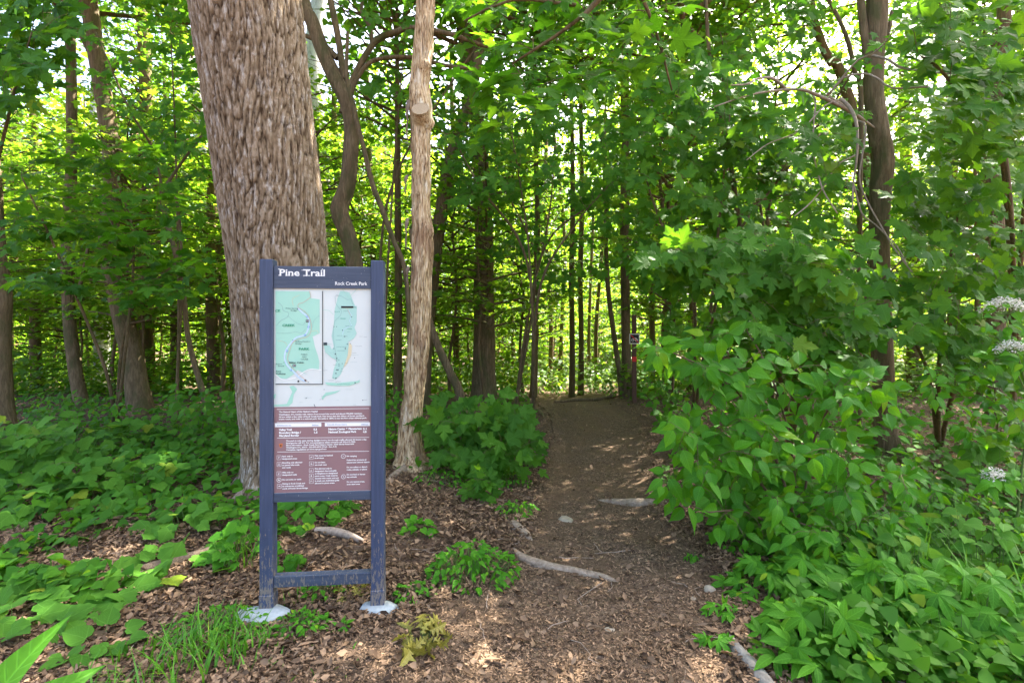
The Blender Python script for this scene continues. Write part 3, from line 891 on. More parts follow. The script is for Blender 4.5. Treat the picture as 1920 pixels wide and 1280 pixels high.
v = v + dn * (-.022 * np.clip(np.abs(2 * n1 - 1) * -1 + .35, 0, 1) * 2 + .035 * (n2 - .5) + .012 * (n3 - .5))[:, None]
for kx, ky, s_ in ((795, 120, .03), (806, 125, .03), (808, 432, .045), (752, 700, .03), (795, 300, .02)):
    kp = P(kx, ky, 5.75); dd = np.linalg.norm(v - kp, axis=1); v = v + dn * (s_ * np.exp(-(dd / .07) ** 2))[:, None]
link('trunk', mesh_np('trunk', v - base, f, M['snag'], uv), snag)
tb = TB(); sc_ = P(790, 213, 5.71)
tb.tube([sc_ + np.array([0, .13, -.07]), sc_ + np.array([0, .02, -.01]), sc_ + np.array([0, -.06, .03])], [.14, .112, .100], 24, lump=.06, cap=False)
stub = link('branch_stub', tb.mesh('branch_stub', M['snag'], base), snag)
n = 24; cpt = sc_ + np.array([0, -.061, .0305]); nrmc = np.array([0, -.83, .45]); nrmc /= np.linalg.norm(nrmc)
ux = np.array([1.0, 0, 0]); uz = np.cross(ux, nrmc)
cv = [np.zeros(3)] + [(ux * math.cos(2 * math.pi * k / n) + uz * math.sin(2 * math.pi * k / n)) * .101 * (1 + .04 * math.sin(3 * k)) for k in range(n)]
cm = mesh_np('cut_face', np.array(cv), np.array([(0, 1 + (k + 1) % n, 1 + k) for k in range(n)]), M['cut'], smooth=False)
link('cut_face', cm, stub, tuple(cpt - base))
# flaking strips of bark hanging on its left side
for kx, ky, L_ in ((768, 190, .5), (765, 330, .25), (766, 410, .4), (768, 500, .22)):
    a = P(kx, ky, 5.8); z = np.linspace(0, -L_, 7); off = np.array([-.01, -.03, -.045, -.03, -.05, -.045, -.02])
    vv = []
    for i_, zz in enumerate(z):
        x_ = a[0] + off[i_] * .6; wd = (.022 + .008 * math.sin(i_ * 1.7)) * (1 - .12 * i_)
        vv += [(x_ - wd, a[1] - .02, a[2] + zz), (x_ + wd, a[1] - .05, a[2] + zz), (x_ + wd, a[1] - .035, a[2] + zz), (x_ - wd, a[1] - .005, a[2] + zz)]
    ff = []
    for i_ in range(6):
        for k in range(4):
            ff.append((i_ * 4 + k, i_ * 4 + (k + 1) % 4, i_ * 4 + 4 + (k + 1) % 4, i_ * 4 + 4 + k))
    ff += [(0, 3, 2, 1), (24, 25, 26, 27)]
    link('bark_strip', mesh_np('bark_strip', np.array(vv) - base, np.array(ff), M['stripbark'], smooth=True), snag)

px_tree('crooked_tree', 'crooked brown trunk with an S bend and forking limbs just right of the massive trunk', 'tree', 7.6,
        [(684, 720, 32), (676, 600, 30), (665, 496, 30), (651, 437, 31), (636, 392, 34), (652, 345, 29), (659, 254, 29), (650, 190, 30), (614, 117, 27), (585, 40, 25), (565, -20, 22)],
        canopy=0, forks=[[(641, 212, 12), (649, 186, 12), (666, 140, 12), (704, 78, 12), (745, 60, 11), (775, 52, 10), (850, 66, 9), (900, 84, 8), (960, 96, 5)],
                         [(646, 150, 15), (641, 120, 13), (632, 60, 12), (618, -10, 11), (612, -80, 8)],
                         [(633, 110, 12), (600, 78, 10), (570, 66, 8), (560, 40, 5)],
                         [(655, 180, 14), (668, 150, 9), (700, 114, 8), (770, 108, 8), (840, 124, 7), (900, 130, 4)],
                         [(697, 85, 8), (694, 50, 8), (678, 22, 7), (684, -30, 6)]])
px_tree('young_tree', 'thin brown curving stem between the crooked tree and the dead trunk', 'tree', 7.3,
        [(768, 640, 9), (765, 560, 9), (757, 496, 9), (737, 449, 9), (716, 390, 10), (700, 351, 10), (680, 270, 9), (661, 195, 8), (650, 140, 7), (652, 60, 6)], top=4.6, seg=8)
px_tree('beech_tree', 'tall brown trunk with a forked top left of the massive trunk, leaning left', 'tree', 9.6,
        [(264, 766, 42), (252, 690, 35), (238, 630, 34), (222, 560, 32), (208, 490, 30), (204, 430, 30), (212, 350, 29), (208, 270, 28), (196, 190, 28), (184, 120, 28), (172, 40, 27), (163, -30, 28)],
        canopy=1, forks=[[(193, 160, 14), (188, 138, 13), (165, 90, 11), (140, 40, 10), (120, -10, 7)], [(200, 140, 14), (214, 122, 12), (232, 110, 10), (262, 122, 7), (280, 150, 5)]])
px_tree('forest_tree', 'slim straight trunk left of the tall leaning beech, dark with knots', 'tree', 10.2,
        [(156, 776, 24), (146, 720, 22), (134, 640, 20), (128, 560, 19), (127, 470, 20), (130, 380, 19), (134, 300, 17), (134, 180, 17), (132, 90, 16), (124, -30, 15)], canopy=2,
        forks=[[(145, 560, 7), (158, 500, 6), (166, 460, 5)]])
px_tree('forest_tree', 'dark trunk cut by the left edge of the photo', 'tree', 7.8,
        [(10, 822, 36), (5, 740, 29), (3, 640, 28), (4, 560, 30), (-6, 480, 27), (-12, 380, 26), (-22, 200, 24), (-30, 0, 22)], canopy=0)
px_tree('forest_tree', 'mottled straight trunk seen just behind the leaning beech', 'tree', 15.0,
        [(276, 735, 26), (273, 640, 24), (271, 520, 23), (275, 400, 22), (273, 280, 22), (274, 160, 22), (268, 40, 22), (262, -40, 20)], m='bark_far', canopy=1)
px_tree('young_tree', 'thin dark sapling stem curving up left of the massive trunk base', 'tree', 7.4,
        [(392, 775, 11), (376, 720, 10), (354, 640, 9), (345, 560, 9), (330, 480, 8), (312, 410, 8), (303, 370, 7), (330, 320, 5), (385, 245, 4)], top=3.0, seg=8,
        forks=[[(303, 370, 6), (300, 330, 4), (290, 290, 3)], [(345, 560, 5), (320, 530, 4), (270, 520, 3), (230, 505, 2)]])
px_tree('forest_tree', 'short visible pale grey trunk deep in the bright foliage behind the beech', 'tree', 19,
        [(192, 705, 26), (191, 640, 25), (190, 560, 25), (186, 500, 24), (180, 300, 22)], m='bark_grey', top=12)
px_tree('forest_tree', 'dark brown trunk rising left of the massive trunk foot', 'tree', 12.5,
        [(404, 748, 24), (400, 680, 22), (398, 600, 21), (396, 500, 20), (400, 300, 18)], m='bark_far', canopy=2)
px_tree('forest_tree', 'brown trunk half hidden behind the massive trunk, on its left', 'tree', 12.0,
        [(456, 745, 28), (450, 680, 26), (446, 600, 24), (440, 500, 22), (434, 300, 18)], m='bark_far', canopy=0)
px_tree('forest_tree', 'pale grey leaning trunk high in the foliage left of the massive trunk', 'tree', 18,
        [(480, 700, 30), (420, 520, 26), (330, 290, 24), (300, 240, 0.1)] if False else [(330, 320, 22), (305, 270, 22), (330, 60, 22), (318, 30, 20)] if False else [(440, 720, 30), (400, 560, 28), (384, 300, 26), (370, 180, 26), (345, 90, 25), (325, 30, 24), (310, -40, 22)], m='bark_grey', top=14)
px_tree('forest_tree', 'grey trunk showing in the gap right of the massive trunk top', 'tree', 16,
        [(640, 700, 34), (625, 500, 32), (600, 300, 30), (587, 130, 30), (590, 60, 29), (602, -20, 27)], m='bark_grey', top=14)
px_tree('forest_tree', 'broad furrowed brown trunk standing beyond the maple sapling', 'tree', 11.6,
        [(908, 748, 52), (907, 700, 43), (908, 620, 40), (907, 540, 38), (908, 460, 34), (905, 370, 32), (896, 250, 30), (880, 120, 30), (870, 0, 28)], canopy=1, crown_scale=1.05, lump=.06, flare=.12)
px_tree('leaning_tree', 'thin brown trunk leaning left behind the dead trunk', 'tree', 8.6,
        [(862, 738, 18), (845, 700, 16), (822, 650, 14), (805, 600, 13), (786, 520, 11), (770, 430, 8)], top=3.5, seg=8)
px_tree('leaning_tree', 'dark bark trunk leaning right above the broad furrowed trunk', 'tree', 10.5,
        [(790, 745, 30), (800, 620, 27), (815, 480, 26), (836, 350, 25), (850, 280, 24), (880, 190, 22), (898, 90, 20), (915, -20, 18)], canopy=2)
px_tree('forest_tree', 'olive brown trunk left of the dead trunk, between it and the sign', 'tree', 10.8,
        [(746, 738, 16), (746, 640, 15), (747, 540, 14), (746, 420, 13)], m='bark_far', top=9, canopy=0, crown_scale=.6)
px_tree('forest_tree', 'slender dark trunk with a bump near the crest of the trail, left side', 'tree', 13.2,
        [(1000, 760, 15), (1002, 700, 13), (1003, 620, 12), (1004, 540, 11), (1008, 430, 10), (1005, 300, 9)], m='bark_far', canopy=1, crown_scale=.7)
px_tree('forest_tree', 'reddish trunk with pale side stem, right of the trail crest', 'tree', 12.6,
        [(1178, 745, 20), (1175, 690, 18), (1173, 600, 17), (1172, 500, 17), (1171, 400, 17), (1173, 330, 17), (1172, 200, 16), (1168, 60, 15)], canopy=2, crown_scale=1.15,
        forks=[[(1166, 745, 10), (1160, 690, 10), (1150, 620, 9), (1140, 540, 9), (1136, 450, 9), (1137, 380, 8), (1134, 300, 7), (1120, 220, 5)]])
for k, (x_, w_, lab) in enumerate(((1072, 10, 'pale slim trunk in the middle distance right of the trail centre line'), (1089, 10, 'dark slim trunk standing close beside the pale slim one'),
                                   (1222, 11, 'straight brown trunk just right of the small square sign'))):
    px_tree('forest_tree', lab, 'tree', 14 + k, [(x_, 745 if k < 2 else 700, w_ + 2), (x_ + 1, 640, w_), (x_ - 1, 520, w_), (x_ + 2, 380, w_ * .9), (x_, 200, w_ * .8)], m='bark_far', canopy=k, crown_scale=.7)
px_tree('maple_tree', 'knotty grey-brown maple trunk standing in the right-hand foliage', 'tree', 6.4,
        [(1668, 858, 46), (1660, 800, 37), (1656, 700, 35), (1652, 600, 33), (1650, 500, 32), (1648, 430, 33), (1652, 350, 35), (1656, 300, 36), (1646, 240, 34), (1638, 170, 31), (1640, 100, 32), (1644, 30, 35), (1646, -50, 34)],
        canopy=1, crown_scale=1.2, forks=[[(1632, 200, 14), (1628, 120, 14), (1618, 40, 14), (1610, -40, 12)], [(1655, 90, 10), (1668, 50, 8), (1672, 20, 6)]], lump=.08)
for nm, me in zip(('limbs', 'crown'), CANOPY[2]):      # extra crown added to the right-hand maple to shade the left bank
    o = link(nm, me, bpy.data.objects['maple_tree'], (-1.9, 2.4, 7.2)); o.scale = (.85,) * 3; o.rotation_euler = (0, 0, 1.2)
px_tree('young_tree', 'thin reddish sapling stem left of the right-hand maple', 'tree', 6.6,
        [(1398, 720, 12), (1396, 600, 11), (1394, 480, 11), (1384, 410, 10), (1372, 320, 9), (1362, 250, 8), (1340, 180, 8), (1328, 80, 7), (1322, -20, 7)], top=6, seg=8,
        forks=[[(1384, 420, 6), (1392, 400, 5), (1430, 375, 5), (1500, 360, 4)]])
px_tree('young_tree', 'slim sapling stem that forks above, beside the right-hand maple', 'tree', 7.2,
        [(1612, 720, 9), (1612, 400, 9), (1614, 170, 9), (1604, 140, 8), (1592, 85, 8), (1575, 40, 7), (1548, -10, 6)], top=7, seg=8)
px_tree('forest_tree', 'narrow brown trunk in the upper right foliage', 'tree', 12.5,
        [(1790, 730, 20), (1788, 500, 18), (1785, 300, 17), (1783, 180, 15), (1782, 60, 14), (1780, -20, 13)], m='bark_far', canopy=0)
px_tree('forest_tree', 'reddish brown trunk near the right edge of the photo', 'tree', 9.4,
        [(1868, 730, 28), (1868, 500, 26), (1870, 320, 25), (1876, 200, 25), (1880, 80, 24), (1884, -20, 22)], m='bark', canopy=2)
px_tree('forest_tree', 'dark trunk deep behind the broadleaf shrub', 'tree', 11.4,
        [(1360, 745, 18), (1361, 640, 17), (1362, 540, 16), (1364, 380, 15), (1360, 200, 13)], m='bark_far', canopy=1)
px_tree('leaning_tree', 'short dark leaning trunk high up left of the right-hand maple', 'tree', 11.0,
        [(1660, 740, 20), (1640, 400, 19), (1578, 140, 17), (1560, 118, 16), (1540, 80, 14), (1520, 0, 12)], m='bark_far', canopy=0)
SLIM = ['slim far trunk low at the right edge, below the reddish brown trunk', 'slim far trunk just right of the knotty maple foot', 'thin far trunk behind the upper tip of the oval-leaved shrub', 'thin far trunk right of the upper shrub tip, mostly leaf-covered',
        'slim far trunk hidden behind the wide maple sapling', 'slim far trunk seen behind the top edge of the map sign', 'slim far trunk just right of the sign right post', 'thin far trunk between the dead trunk and the broad furrowed trunk',
        'thin dark pole just left of the slender bumped trunk', 'thin dark pole just right of the slender bumped trunk', 'thin pole left of the reddish trunk at the trail crest', 'slim far trunk between the leaning beech and the massive trunk',
        'slim far trunk between the left edge and the knotted trunk', 'very thin pole right beside the broad furrowed trunk', 'very thin pole left of the pale slim trunk over the trail centre', 'very thin pole right of the dark slim trunk over the trail',
        'very thin pole touching the slender bumped trunk', 'far trunk almost covered by the massive trunk', 'far trunk behind the dark trunk at the left edge']
for k, (x_, y_, w_, D_) in enumerate(((1846, 722, 20, 16), (1712, 740, 22, 14), (1250, 735, 14, 15), (1300, 738, 12, 17), (1480, 735, 16, 16), (640, 730, 14, 15), (705, 735, 12, 16),
                                      (860, 740, 11, 17), (965, 742, 8, 18), (1030, 742, 8, 20), (1120, 742, 7, 19), (330, 730, 15, 17), (70, 740, 16, 15), (940, 742, 7, 21), (1050, 742, 7, 22), (1105, 742, 6, 21), (985, 742, 6, 23), (560, 730, 18, 14), (20, 735, 14, 18))):
    px_tree('forest_tree', SLIM[k], 'tree', D_,
            [(x_, y_, w_ * 1.2), (x_ + uni(-5, 5), 620, w_), (x_ + uni(-10, 10), 450, w_ * .95), (x_ + uni(-16, 16), 250, w_ * .85)], m='bark_far', group='slim trunks far back in the forest', top=9 + k % 4, seg=8, canopy=k if k % 2 == 0 else None, crown_scale=.7)

# ------------------------------------------------------------------ understory and far trees
def put_tree(variants, k, x, y, s, name, label, cat, group, rz=None):
    t = thing(name, label, cat, (x, y, g1(x, y)), uni(0, 6.28) if rz is None else rz, group)
    t.scale = (s, s, s)
    link('trunk', variants[k][0], t); link('crown', variants[k][1], t)
    return t
rs = np.random.default_rng(8)
def scatter(n, D0, D1, half, mind, ban):
    out = []; tries = 0
    while len(out) < n and tries < 20000:
        tries += 1
        y = rs.uniform(D0, D1); x = rs.uniform(-1, 1) * half * y
        if ban(x, y): continue
        if any((x - a) ** 2 + (y - b_) ** 2 < mind ** 2 for a, b_ in out): continue
        out.append((x, y))
    return out
for x, y in scatter(34, 9.4, 18, 1.25, 1.45, lambda x, y: abs(x - 1.6) < 1.7 and y < 13):
    k = int(rs.integers(0, 4)); put_tree(UNDER, k, x, y, rs.uniform(.85, 1.15), 'understory_tree', 'one of the leafy young maples growing among the nearer trunks', 'tree', 'young maples in the middle distance')
for x, y in scatter(130, 14.5, 37, 1.2, 1.5, lambda x, y: False):
    k = int(rs.choice([0, 4, 5, 5, 5, 4, 0, 1, 2])); put_tree(UNDER, k, x, y, rs.uniform(.8, 1.3), 'understory_tree', 'one of the sunlit young maples beyond the trail crest', 'tree', 'sunlit young maples beyond the crest')
for x, y in scatter(80, 41, 74, 1.3, 3.4, lambda x, y: False):
    k = int(rs.integers(0, 3)); put_tree(FAR, k, x, y, rs.uniform(1.1, 1.7), 'forest_tree', 'one of the tall leafy trees at the back of the forest', 'tree', 'tall leafy trees at the back')

# ------------------------------------------------------------------ the map sign
SX, SY, RZ = -1.551, 2.945, math.asin(.065 / .748)
sign = thing('trail_sign', 'tall blue wooden trail sign with park map panel, headed Pine Trail', 'sign', (SX, SY, g1(SX + .37, SY + .05)), RZ)
W_, PW = .748, .078
for x0 in (0, W_ - PW):
    b_ = MB(); b_.box(x0, x0 + PW, 0, PW, .125, 2.19, 0, .004)
    post = link('post', b_.mesh('post', M['post']), sign)
    b_ = MB(); b_.box(x0 - .003, x0 + PW + .003, -.003, PW + .003, -.15, .125, 0, .004)
    link('post_sleeve', b_.mesh('post_sleeve', M['post']), post)
b_ = MB(); b_.box(PW, W_ - PW, .014, .060, 2.013, 2.150, 0, .003); header = link('header_board', b_.mesh('header_board', M['rail']), sign)
b_ = MB(); b_.box(PW, W_ - PW, .010, .066, .692, .744, 0, .003); link('rail', b_.mesh('rail', M['rail']), sign)
b_ = MB(); b_.box(PW, W_ - PW, .012, .068, .165, .232, 0, .003); link('rail', b_.mesh('rail', M['rail']), sign)
MY = .024     # front plane of the panel
b_ = MB(); b_.box(PW, W_ - PW, MY, MY + .018, .744, 2.013); panel = link('panel', b_.mesh('panel', M['mapbg']), sign)
iw = W_ - 2 * PW
def S(px, py):
    """photo position on the panel -> local x, z"""
    t = (py - 540) / (925 - 540); xl = 513.5 - 4.5 * t; xr = 693 - 1.5 * t
    u = (px - xl) / (xr - xl); yt = 540 + u; yb = 927 - 5 * u
    return (PW + iw * u, 2.013 - (py - yt) / (yb - yt) * (2.013 - .744))
def C1(cx, cy): return S(470 + cx / 3.878, 470 + cy / 3.878)
def C2(cx, cy): return S(470 + cx / 6.096, 750 + cy / 6.096)
pm = ['mapbg', 'mapgreen', 'mapgreen2', 'mapblue', 'road', 'road2', 'greyline', 'mapink', 'bluedot', 'white', 'black']
pi_ = {k: i_ for i_, k in enumerate(pm)}
b_ = MB()
L0, L1, L2, L3, L4 = [MY - .0012 * k for k in (1, 2, 3, 4, 5)]
# right-hand overview map
b_.poly([C1(*p) for p in ((640, 290), (705, 300), (745, 400), (757, 400), (755, 520), (740, 560), (756, 600), (735, 640), (690, 665), (720, 700), (700, 760), (665, 830), (640, 900), (600, 940), (575, 930), (590, 860), (610, 800), (560, 740), (590, 700), (575, 620), (590, 540), (600, 420), (620, 340))], L0, pi_['mapgreen2'])
b_.poly([C1(*p) for p in ((515, 680), (560, 690), (600, 760), (612, 800), (575, 780), (530, 740))], L1, pi_['mapgreen2'])
b_.poly([C1(*p) for p in ((700, 668), (722, 690), (715, 760), (680, 830), (660, 850), (690, 760))], L1, pi_['road2'])
b_.poly([C1(*p) for p in ((585, 1050), (640, 1040), (660, 1080), (640, 1125), (600, 1120), (570, 1085))], L0, pi_['road2']) if False else None
b_.poly([C1(*p) for p in ((525, 960), (620, 965), (760, 950), (775, 940), (775, 960), (700, 985), (600, 985), (540, 980))], L1, pi_['mapgreen'])
b_.poly([C1(*p) for p in ((270, 990), (300, 985), (325, 1010), (300, 1050), (290, 1110), (265, 1135), (155, 1136), (155, 1125), (250, 1118), (272, 1070), (290, 1030))], L0, pi_['mapgreen'])
b_.poly([C1(*p) for p in ((500, 1070), (530, 1035), (600, 1025), (640, 1015), (600, 1040), (530, 1060), (505, 1090))], L0, pi_['mapgreen'])
b_.poly([C1(*p) for p in ((155, 1050), (175, 1045), (170, 1075), (155, 1080))], L0, pi_['mapgreen'])
b_.line([C1(*p) for p in ((602, 330), (605, 380), (625, 410), (650, 440), (640, 470), (600, 510), (588, 560), (590, 640), (596, 700), (610, 780))], .0018, L2, pi_['greyline'])
b_.line([C1(*p) for p in ((610, 320), (650, 330), (690, 355), (715, 350), (730, 390))], .0022, L2, pi_['greyline'])
b_.line([C1(*p) for p in ((520, 428), (560, 435), (590, 465))], .0022, L2, pi_['mapgreen'])
b_.line([C1(*p) for p in ((655, 275), (700, 340), (760, 275))], .0022, L2, pi_['mapgreen'])
b_.line([C1(*p) for p in ((700, 430), (722, 470), (705, 510), (720, 540), (660, 575), (655, 610))], .0022, L2, pi_['mapblue'])
b_.line([C1(*p) for p in ((690, 420), (712, 470))], .0016, L3, pi_['road'])
b_.poly([C1(*p) for p in ((645, 402), (733, 402), (733, 415), (645, 415))], L3, pi_['black'])
b_.line([C1(733, 408), C1(756, 411)], .0018, L3, pi_['black'])
b_.poly([C1(*p) for p in ((517, 668), (543, 668), (543, 688), (517, 688))], L3, pi_['mapink']) ; b_.line([C1(543, 678), C1(575, 678)], .0018, L3, pi_['mapgreen'])
for cx, cy in ((612, 552), (594, 552), (721, 480), (688, 680), (711, 676), (591, 712), (674, 712), (602, 752), (611, 785), (627, 797), (610, 800), (651, 822), (627, 826), (627, 838), (648, 860), (605, 894), (620, 868), (610, 868), (605, 928), (743, 963), (741, 780), (655, 578), (670, 624), (585, 925), (519, 1012), (799, 1090)):
    b_.disc(C1(cx, cy), .0024 + .0007 * (cx % 3), L3, pi_['mapink'], 8)
for cx, cy, w_ in ((620, 325, 30), (680, 438, 40), (700, 548, 50), (632, 618, 40), (676, 622, 30), (700, 590, 22), (628, 650, 40), (648, 700, 70), (646, 728, 60), (575, 742, 30), (740, 745, 30), (770, 695, 50), (745, 760, 50), (735, 812, 50), (680, 818, 24), (600, 832, 30),
                   (650, 880, 30), (530, 872, 30), (570, 945, 40), (660, 972, 90), (705, 1012, 60), (515, 1060, 36), (500, 1085, 32), (405, 1072, 60), (355, 1106, 24), (545, 270, 60), (740, 1124, 24), (820, 628, 24), (790, 624, 24), (620, 955, 40), (820, 1088, 26), (615, 1088, 22)):
    h2 = C1(cx, cy); hw = w_ / 3.878 / 179 * iw / 2
    for q in range(max(2, int(w_ / 5))):      # tiny place-name marks, below legible size
        xx = h2[0] - hw + 2 * hw * q / max(1, int(w_ / 5)); b_.poly([(xx, h2[1] - .0012), (xx + .0016, h2[1] - .0012), (xx + .0016, h2[1] + .0012), (xx, h2[1] + .0012)], L2, pi_['greyline'] if cx % 2 else pi_['mapink'])
b_.line([C1(395, 1072), C1(385, 1078)], .003, L2, pi_['mapink']); b_.line([C1(445, 1120), C1(455, 1142)], .003, L2, pi_['mapink'])
# left inset map
b_.poly([C1(*p) for p in ((174, 285), (512, 290), (508, 972), (172, 970))], L1, pi_['mapbg'])
b_.poly([C1(*p) for p in ((180, 292), (425, 294), (432, 345), (492, 352), (490, 600), (440, 625), (455, 700), (475, 760), (486, 810), (482, 870), (420, 862), (370, 885), (455, 940), (400, 905), (330, 870), (300, 905), (250, 935), (200, 930), (176, 900))], L2, pi_['mapgreen'])
def curve(pts, n=6):
    q, _ = smooth_path([(p[0], p[1], 0) for p in pts], [1] * len(pts), 7); return [C1(a[0], a[1]) for a in q]
riv = ((335, 415), (370, 450), (400, 475), (415, 510), (408, 570), (385, 612), (330, 630), (300, 655), (265, 700), (245, 740), (240, 790), (262, 840), (300, 880), (340, 925), (385, 955))
b_.line(curve(riv), .0085, L3, pi_['mapblue'])
b_.line(curve(((200, 430), (250, 400), (190, 560)) if False else ((195, 372), (225, 400), (235, 435), (268, 450), (265, 480), (215, 510), (185, 545))), .0022, L3, pi_['greyline'])
b_.line(curve(((420, 292), (430, 330), (410, 352), (372, 378), (345, 385), (340, 412), (385, 440), (420, 490), (432, 560), (410, 620), (340, 645), (300, 668), (275, 730), (262, 790), (285, 840), (330, 890), (400, 955))), .0024, L4, pi_['road'])
b_.line(curve(((305, 400), (300, 350), (350, 320))), .002, L3, pi_['road2']); b_.line(curve(((190, 655), (240, 665), (258, 690))), .002, L3, pi_['road2']); b_.line(curve(((425, 590), (470, 580), (480, 600))), .002, L3, pi_['road2'])
b_.line(curve(((185, 600), (270, 600), (320, 590), (360, 600), (390, 570))), .0016, L3, pi_['greyline'])
b_.line(curve(((262, 470), (320, 520), (370, 540), (385, 520))), .0013, L3, pi_['greyline']); b_.line(curve(((440, 560), (450, 510), (490, 470))), .0013, L3, pi_['greyline'])
b_.line(curve(((330, 920), (380, 880), (430, 862), (500, 870))), .004, L3, pi_['white']); b_.line(curve(((175, 905), (230, 940), (320, 925))), .004, L3, pi_['white'])
for cx, cy in ((402, 480), (411, 554), (386, 614), (257, 730), (285, 870)):
    b_.disc(C1(cx, cy), .0058, L4, pi_['bluedot'], 14); b_.disc(C1(cx, cy), .0028, L4 - .001, pi_['white'], 8)
for cx, cy in ((405, 510), (308, 836)):
    x_, z_ = C1(cx, cy); b_.poly([(x_ - .0095, z_ - .008), (x_ + .0095, z_ - .008), (x_ + .0095, z_ + .008), (x_ - .0095, z_ + .008)], L4, pi_['black'])
    for dx in (-.005, .003): b_.poly([(x_ + dx, z_ - .004), (x_ + dx + .003, z_ - .004), (x_ + dx + .003, z_ + .005), (x_ + dx, z_ + .005)], L4 - .001, pi_['white'])
for cx, cy in ((336, 952), (386, 945)): b_.disc(C1(cx, cy), .006, L4, pi_['black'], 12)
for cx, cy in ((334, 426), (300, 652), (235, 815), (290, 850), (407, 958)): b_.disc(C1(cx, cy), .0024, L4, pi_['mapink'], 8)
b_.line([C1(514, 292), C1(509, 975)], .0042, L4, pi_['black']); b_.line([C1(175, 973), C1(511, 973)], .0042, L4, pi_['black'])
link('map_print', b_.mesh('map_print', [M[k] for k in pm]), panel)
# brown text field
b_ = MB(); zb = C2(240, 88)[1]
b_.poly([(PW + .001, .746), (W_ - PW - .001, .746), (W_ - PW - .001, zb), (PW + .001, zb)], L0, 0)
brown = link('text_panel', b_.mesh('text_panel', M['brownpanel']), panel)
b_ = MB()
for y_ in (105, 255, 437, 597):
    b_.line([C2(282, y_ + (6 if y_ > 400 else 8)), C2(1325, y_ - 2)], .0026, L1, 0)
b_.poly([C2(258, 272), C2(780, 268), C2(780, 312), C2(258, 318)], L1, 0)
b_.poly([C2(820, 268), C2(1336, 262), C2(1336, 304), C2(820, 310)], L1, 0)
def ring(c, hw, w, sq=True):
    x_, z_ = c
    if sq:
        b_.line([(x_ - hw, z_ - hw), (x_ - hw, z_ + hw)], w, L1, 0); b_.line([(x_ + hw, z_ - hw), (x_ + hw, z_ + hw)], w, L1, 0)
        b_.line([(x_ - hw, z_ - hw), (x_ + hw, z_ - hw)], w, L1 - .0004, 0); b_.line([(x_ - hw, z_ + hw), (x_ + hw, z_ + hw)], w, L1 - .0004, 0)
    else:
        b_.line([(x_ + hw * math.cos(a), z_ + hw * math.sin(a)) for a in np.linspace(0, 2 * math.pi, 19)], w, L1, 0)
def pict(c, parts):
    for p in parts:
        if p[0] == 'd': b_.disc((c[0] + p[1] * .001, c[1] + p[2] * .001), p[3] * .001, L2, 0, 8)
        else: b_.line([(c[0] + a * .001, c[1] + d_ * .001) for a, d_ in p[1]], p[2] * .001, L2, 0)
hk = [('d', 1, 6, 1.6), ('l', [(0, 4), (-1, -1), (-4, -7)], 2.4), ('l', [(-1, -1), (3, -7)], 2), ('l', [(0, 3), (4, 0)], 1.5)]
bk = [('d', -4, -3, 2.6), ('d', 4, -3, 2.6), ('l', [(-4, -3), (-1, 2), (3, 1), (4, -3)], 1.3), ('l', [(-1, 2), (0, 6)], 2), ('d', 1, 7, 1.3)]
for cx, cy, sq, pc in ((300, 668, 1, [('l', [(-2, -6), (-2, 6), (3, 5), (3, 1), (-2, 0)], 1.9)]), (300, 745, 1, bk), (297, 853, 1, hk), (297, 926, 0, [('d', 0, 0, 4.5), ('l', [(-6, 6), (6, -6)], 1.5)]),
                       (300, 997, 1, [('l', [(-5, -2), (5, 3)], 4), ('l', [(5, 3), (6, -4)], 2)]), (664, 662, 1, [('l', [(-4, 0), (4, 0)], 4), ('l', [(-4, 0), (-4, -6)], 1.5), ('l', [(4, 0), (4, -6)], 1.5), ('d', 5, 3, 2)]),
                       (664, 738, 1, [('l', [(-2, 4), (-2, -6)], 3), ('l', [(3, 0), (3, -6)], 4), ('d', 1, 6, 1.5)]), (662, 815, 1, [('l', [(-5, -5), (0, 5), (5, -5)], 2), ('l', [(-5, -5), (5, -5)], 1.5)]),
                       (662, 878, 1, [('d', 0, 1, 4), ('l', [(-5, -5), (5, -5)], 1.5)]), (662, 941, 1, [('l', [(-5, 3), (5, 3)], 2.5), ('l', [(-3, 3), (-5, -5)], 1.5), ('l', [(3, 3), (5, -5)], 1.5)]),
                       (1028, 653, 0, [('l', [(-4, -4), (0, 4), (4, -4)], 2)]), (1028, 888, 0, [('l', [(-4, 1), (4, 1)], 3), ('l', [(-5, 5), (5, -5)], 1.5)])):
    c_ = C2(cx, cy); ring(c_, .0125 if sq else .0130, .0016 if sq else .0024, sq)
    pict(c_, pc)
link('pictogram', b_.mesh('pictogram', M['white']), brown)
b_ = MB(); c_ = C2(320, 530)
b_.poly([(c_[0] - .010, c_[1] + .012), (c_[0] + .012, c_[1] + .013), (c_[0] + .010, c_[1] - .006), (c_[0] + .001, c_[1] - .014), (c_[0] - .008, c_[1] - .004)], L1, 1)
b_.poly([(c_[0] - .004, c_[1] + .002), (c_[0] + .003, c_[1] + .008), (c_[0] + .006, c_[1] - .001), (c_[0] + .001, c_[1] - .008)], L2, 0)
link('emblem', b_.mesh('emblem', [M['signbrown'], M['orange']]), brown)

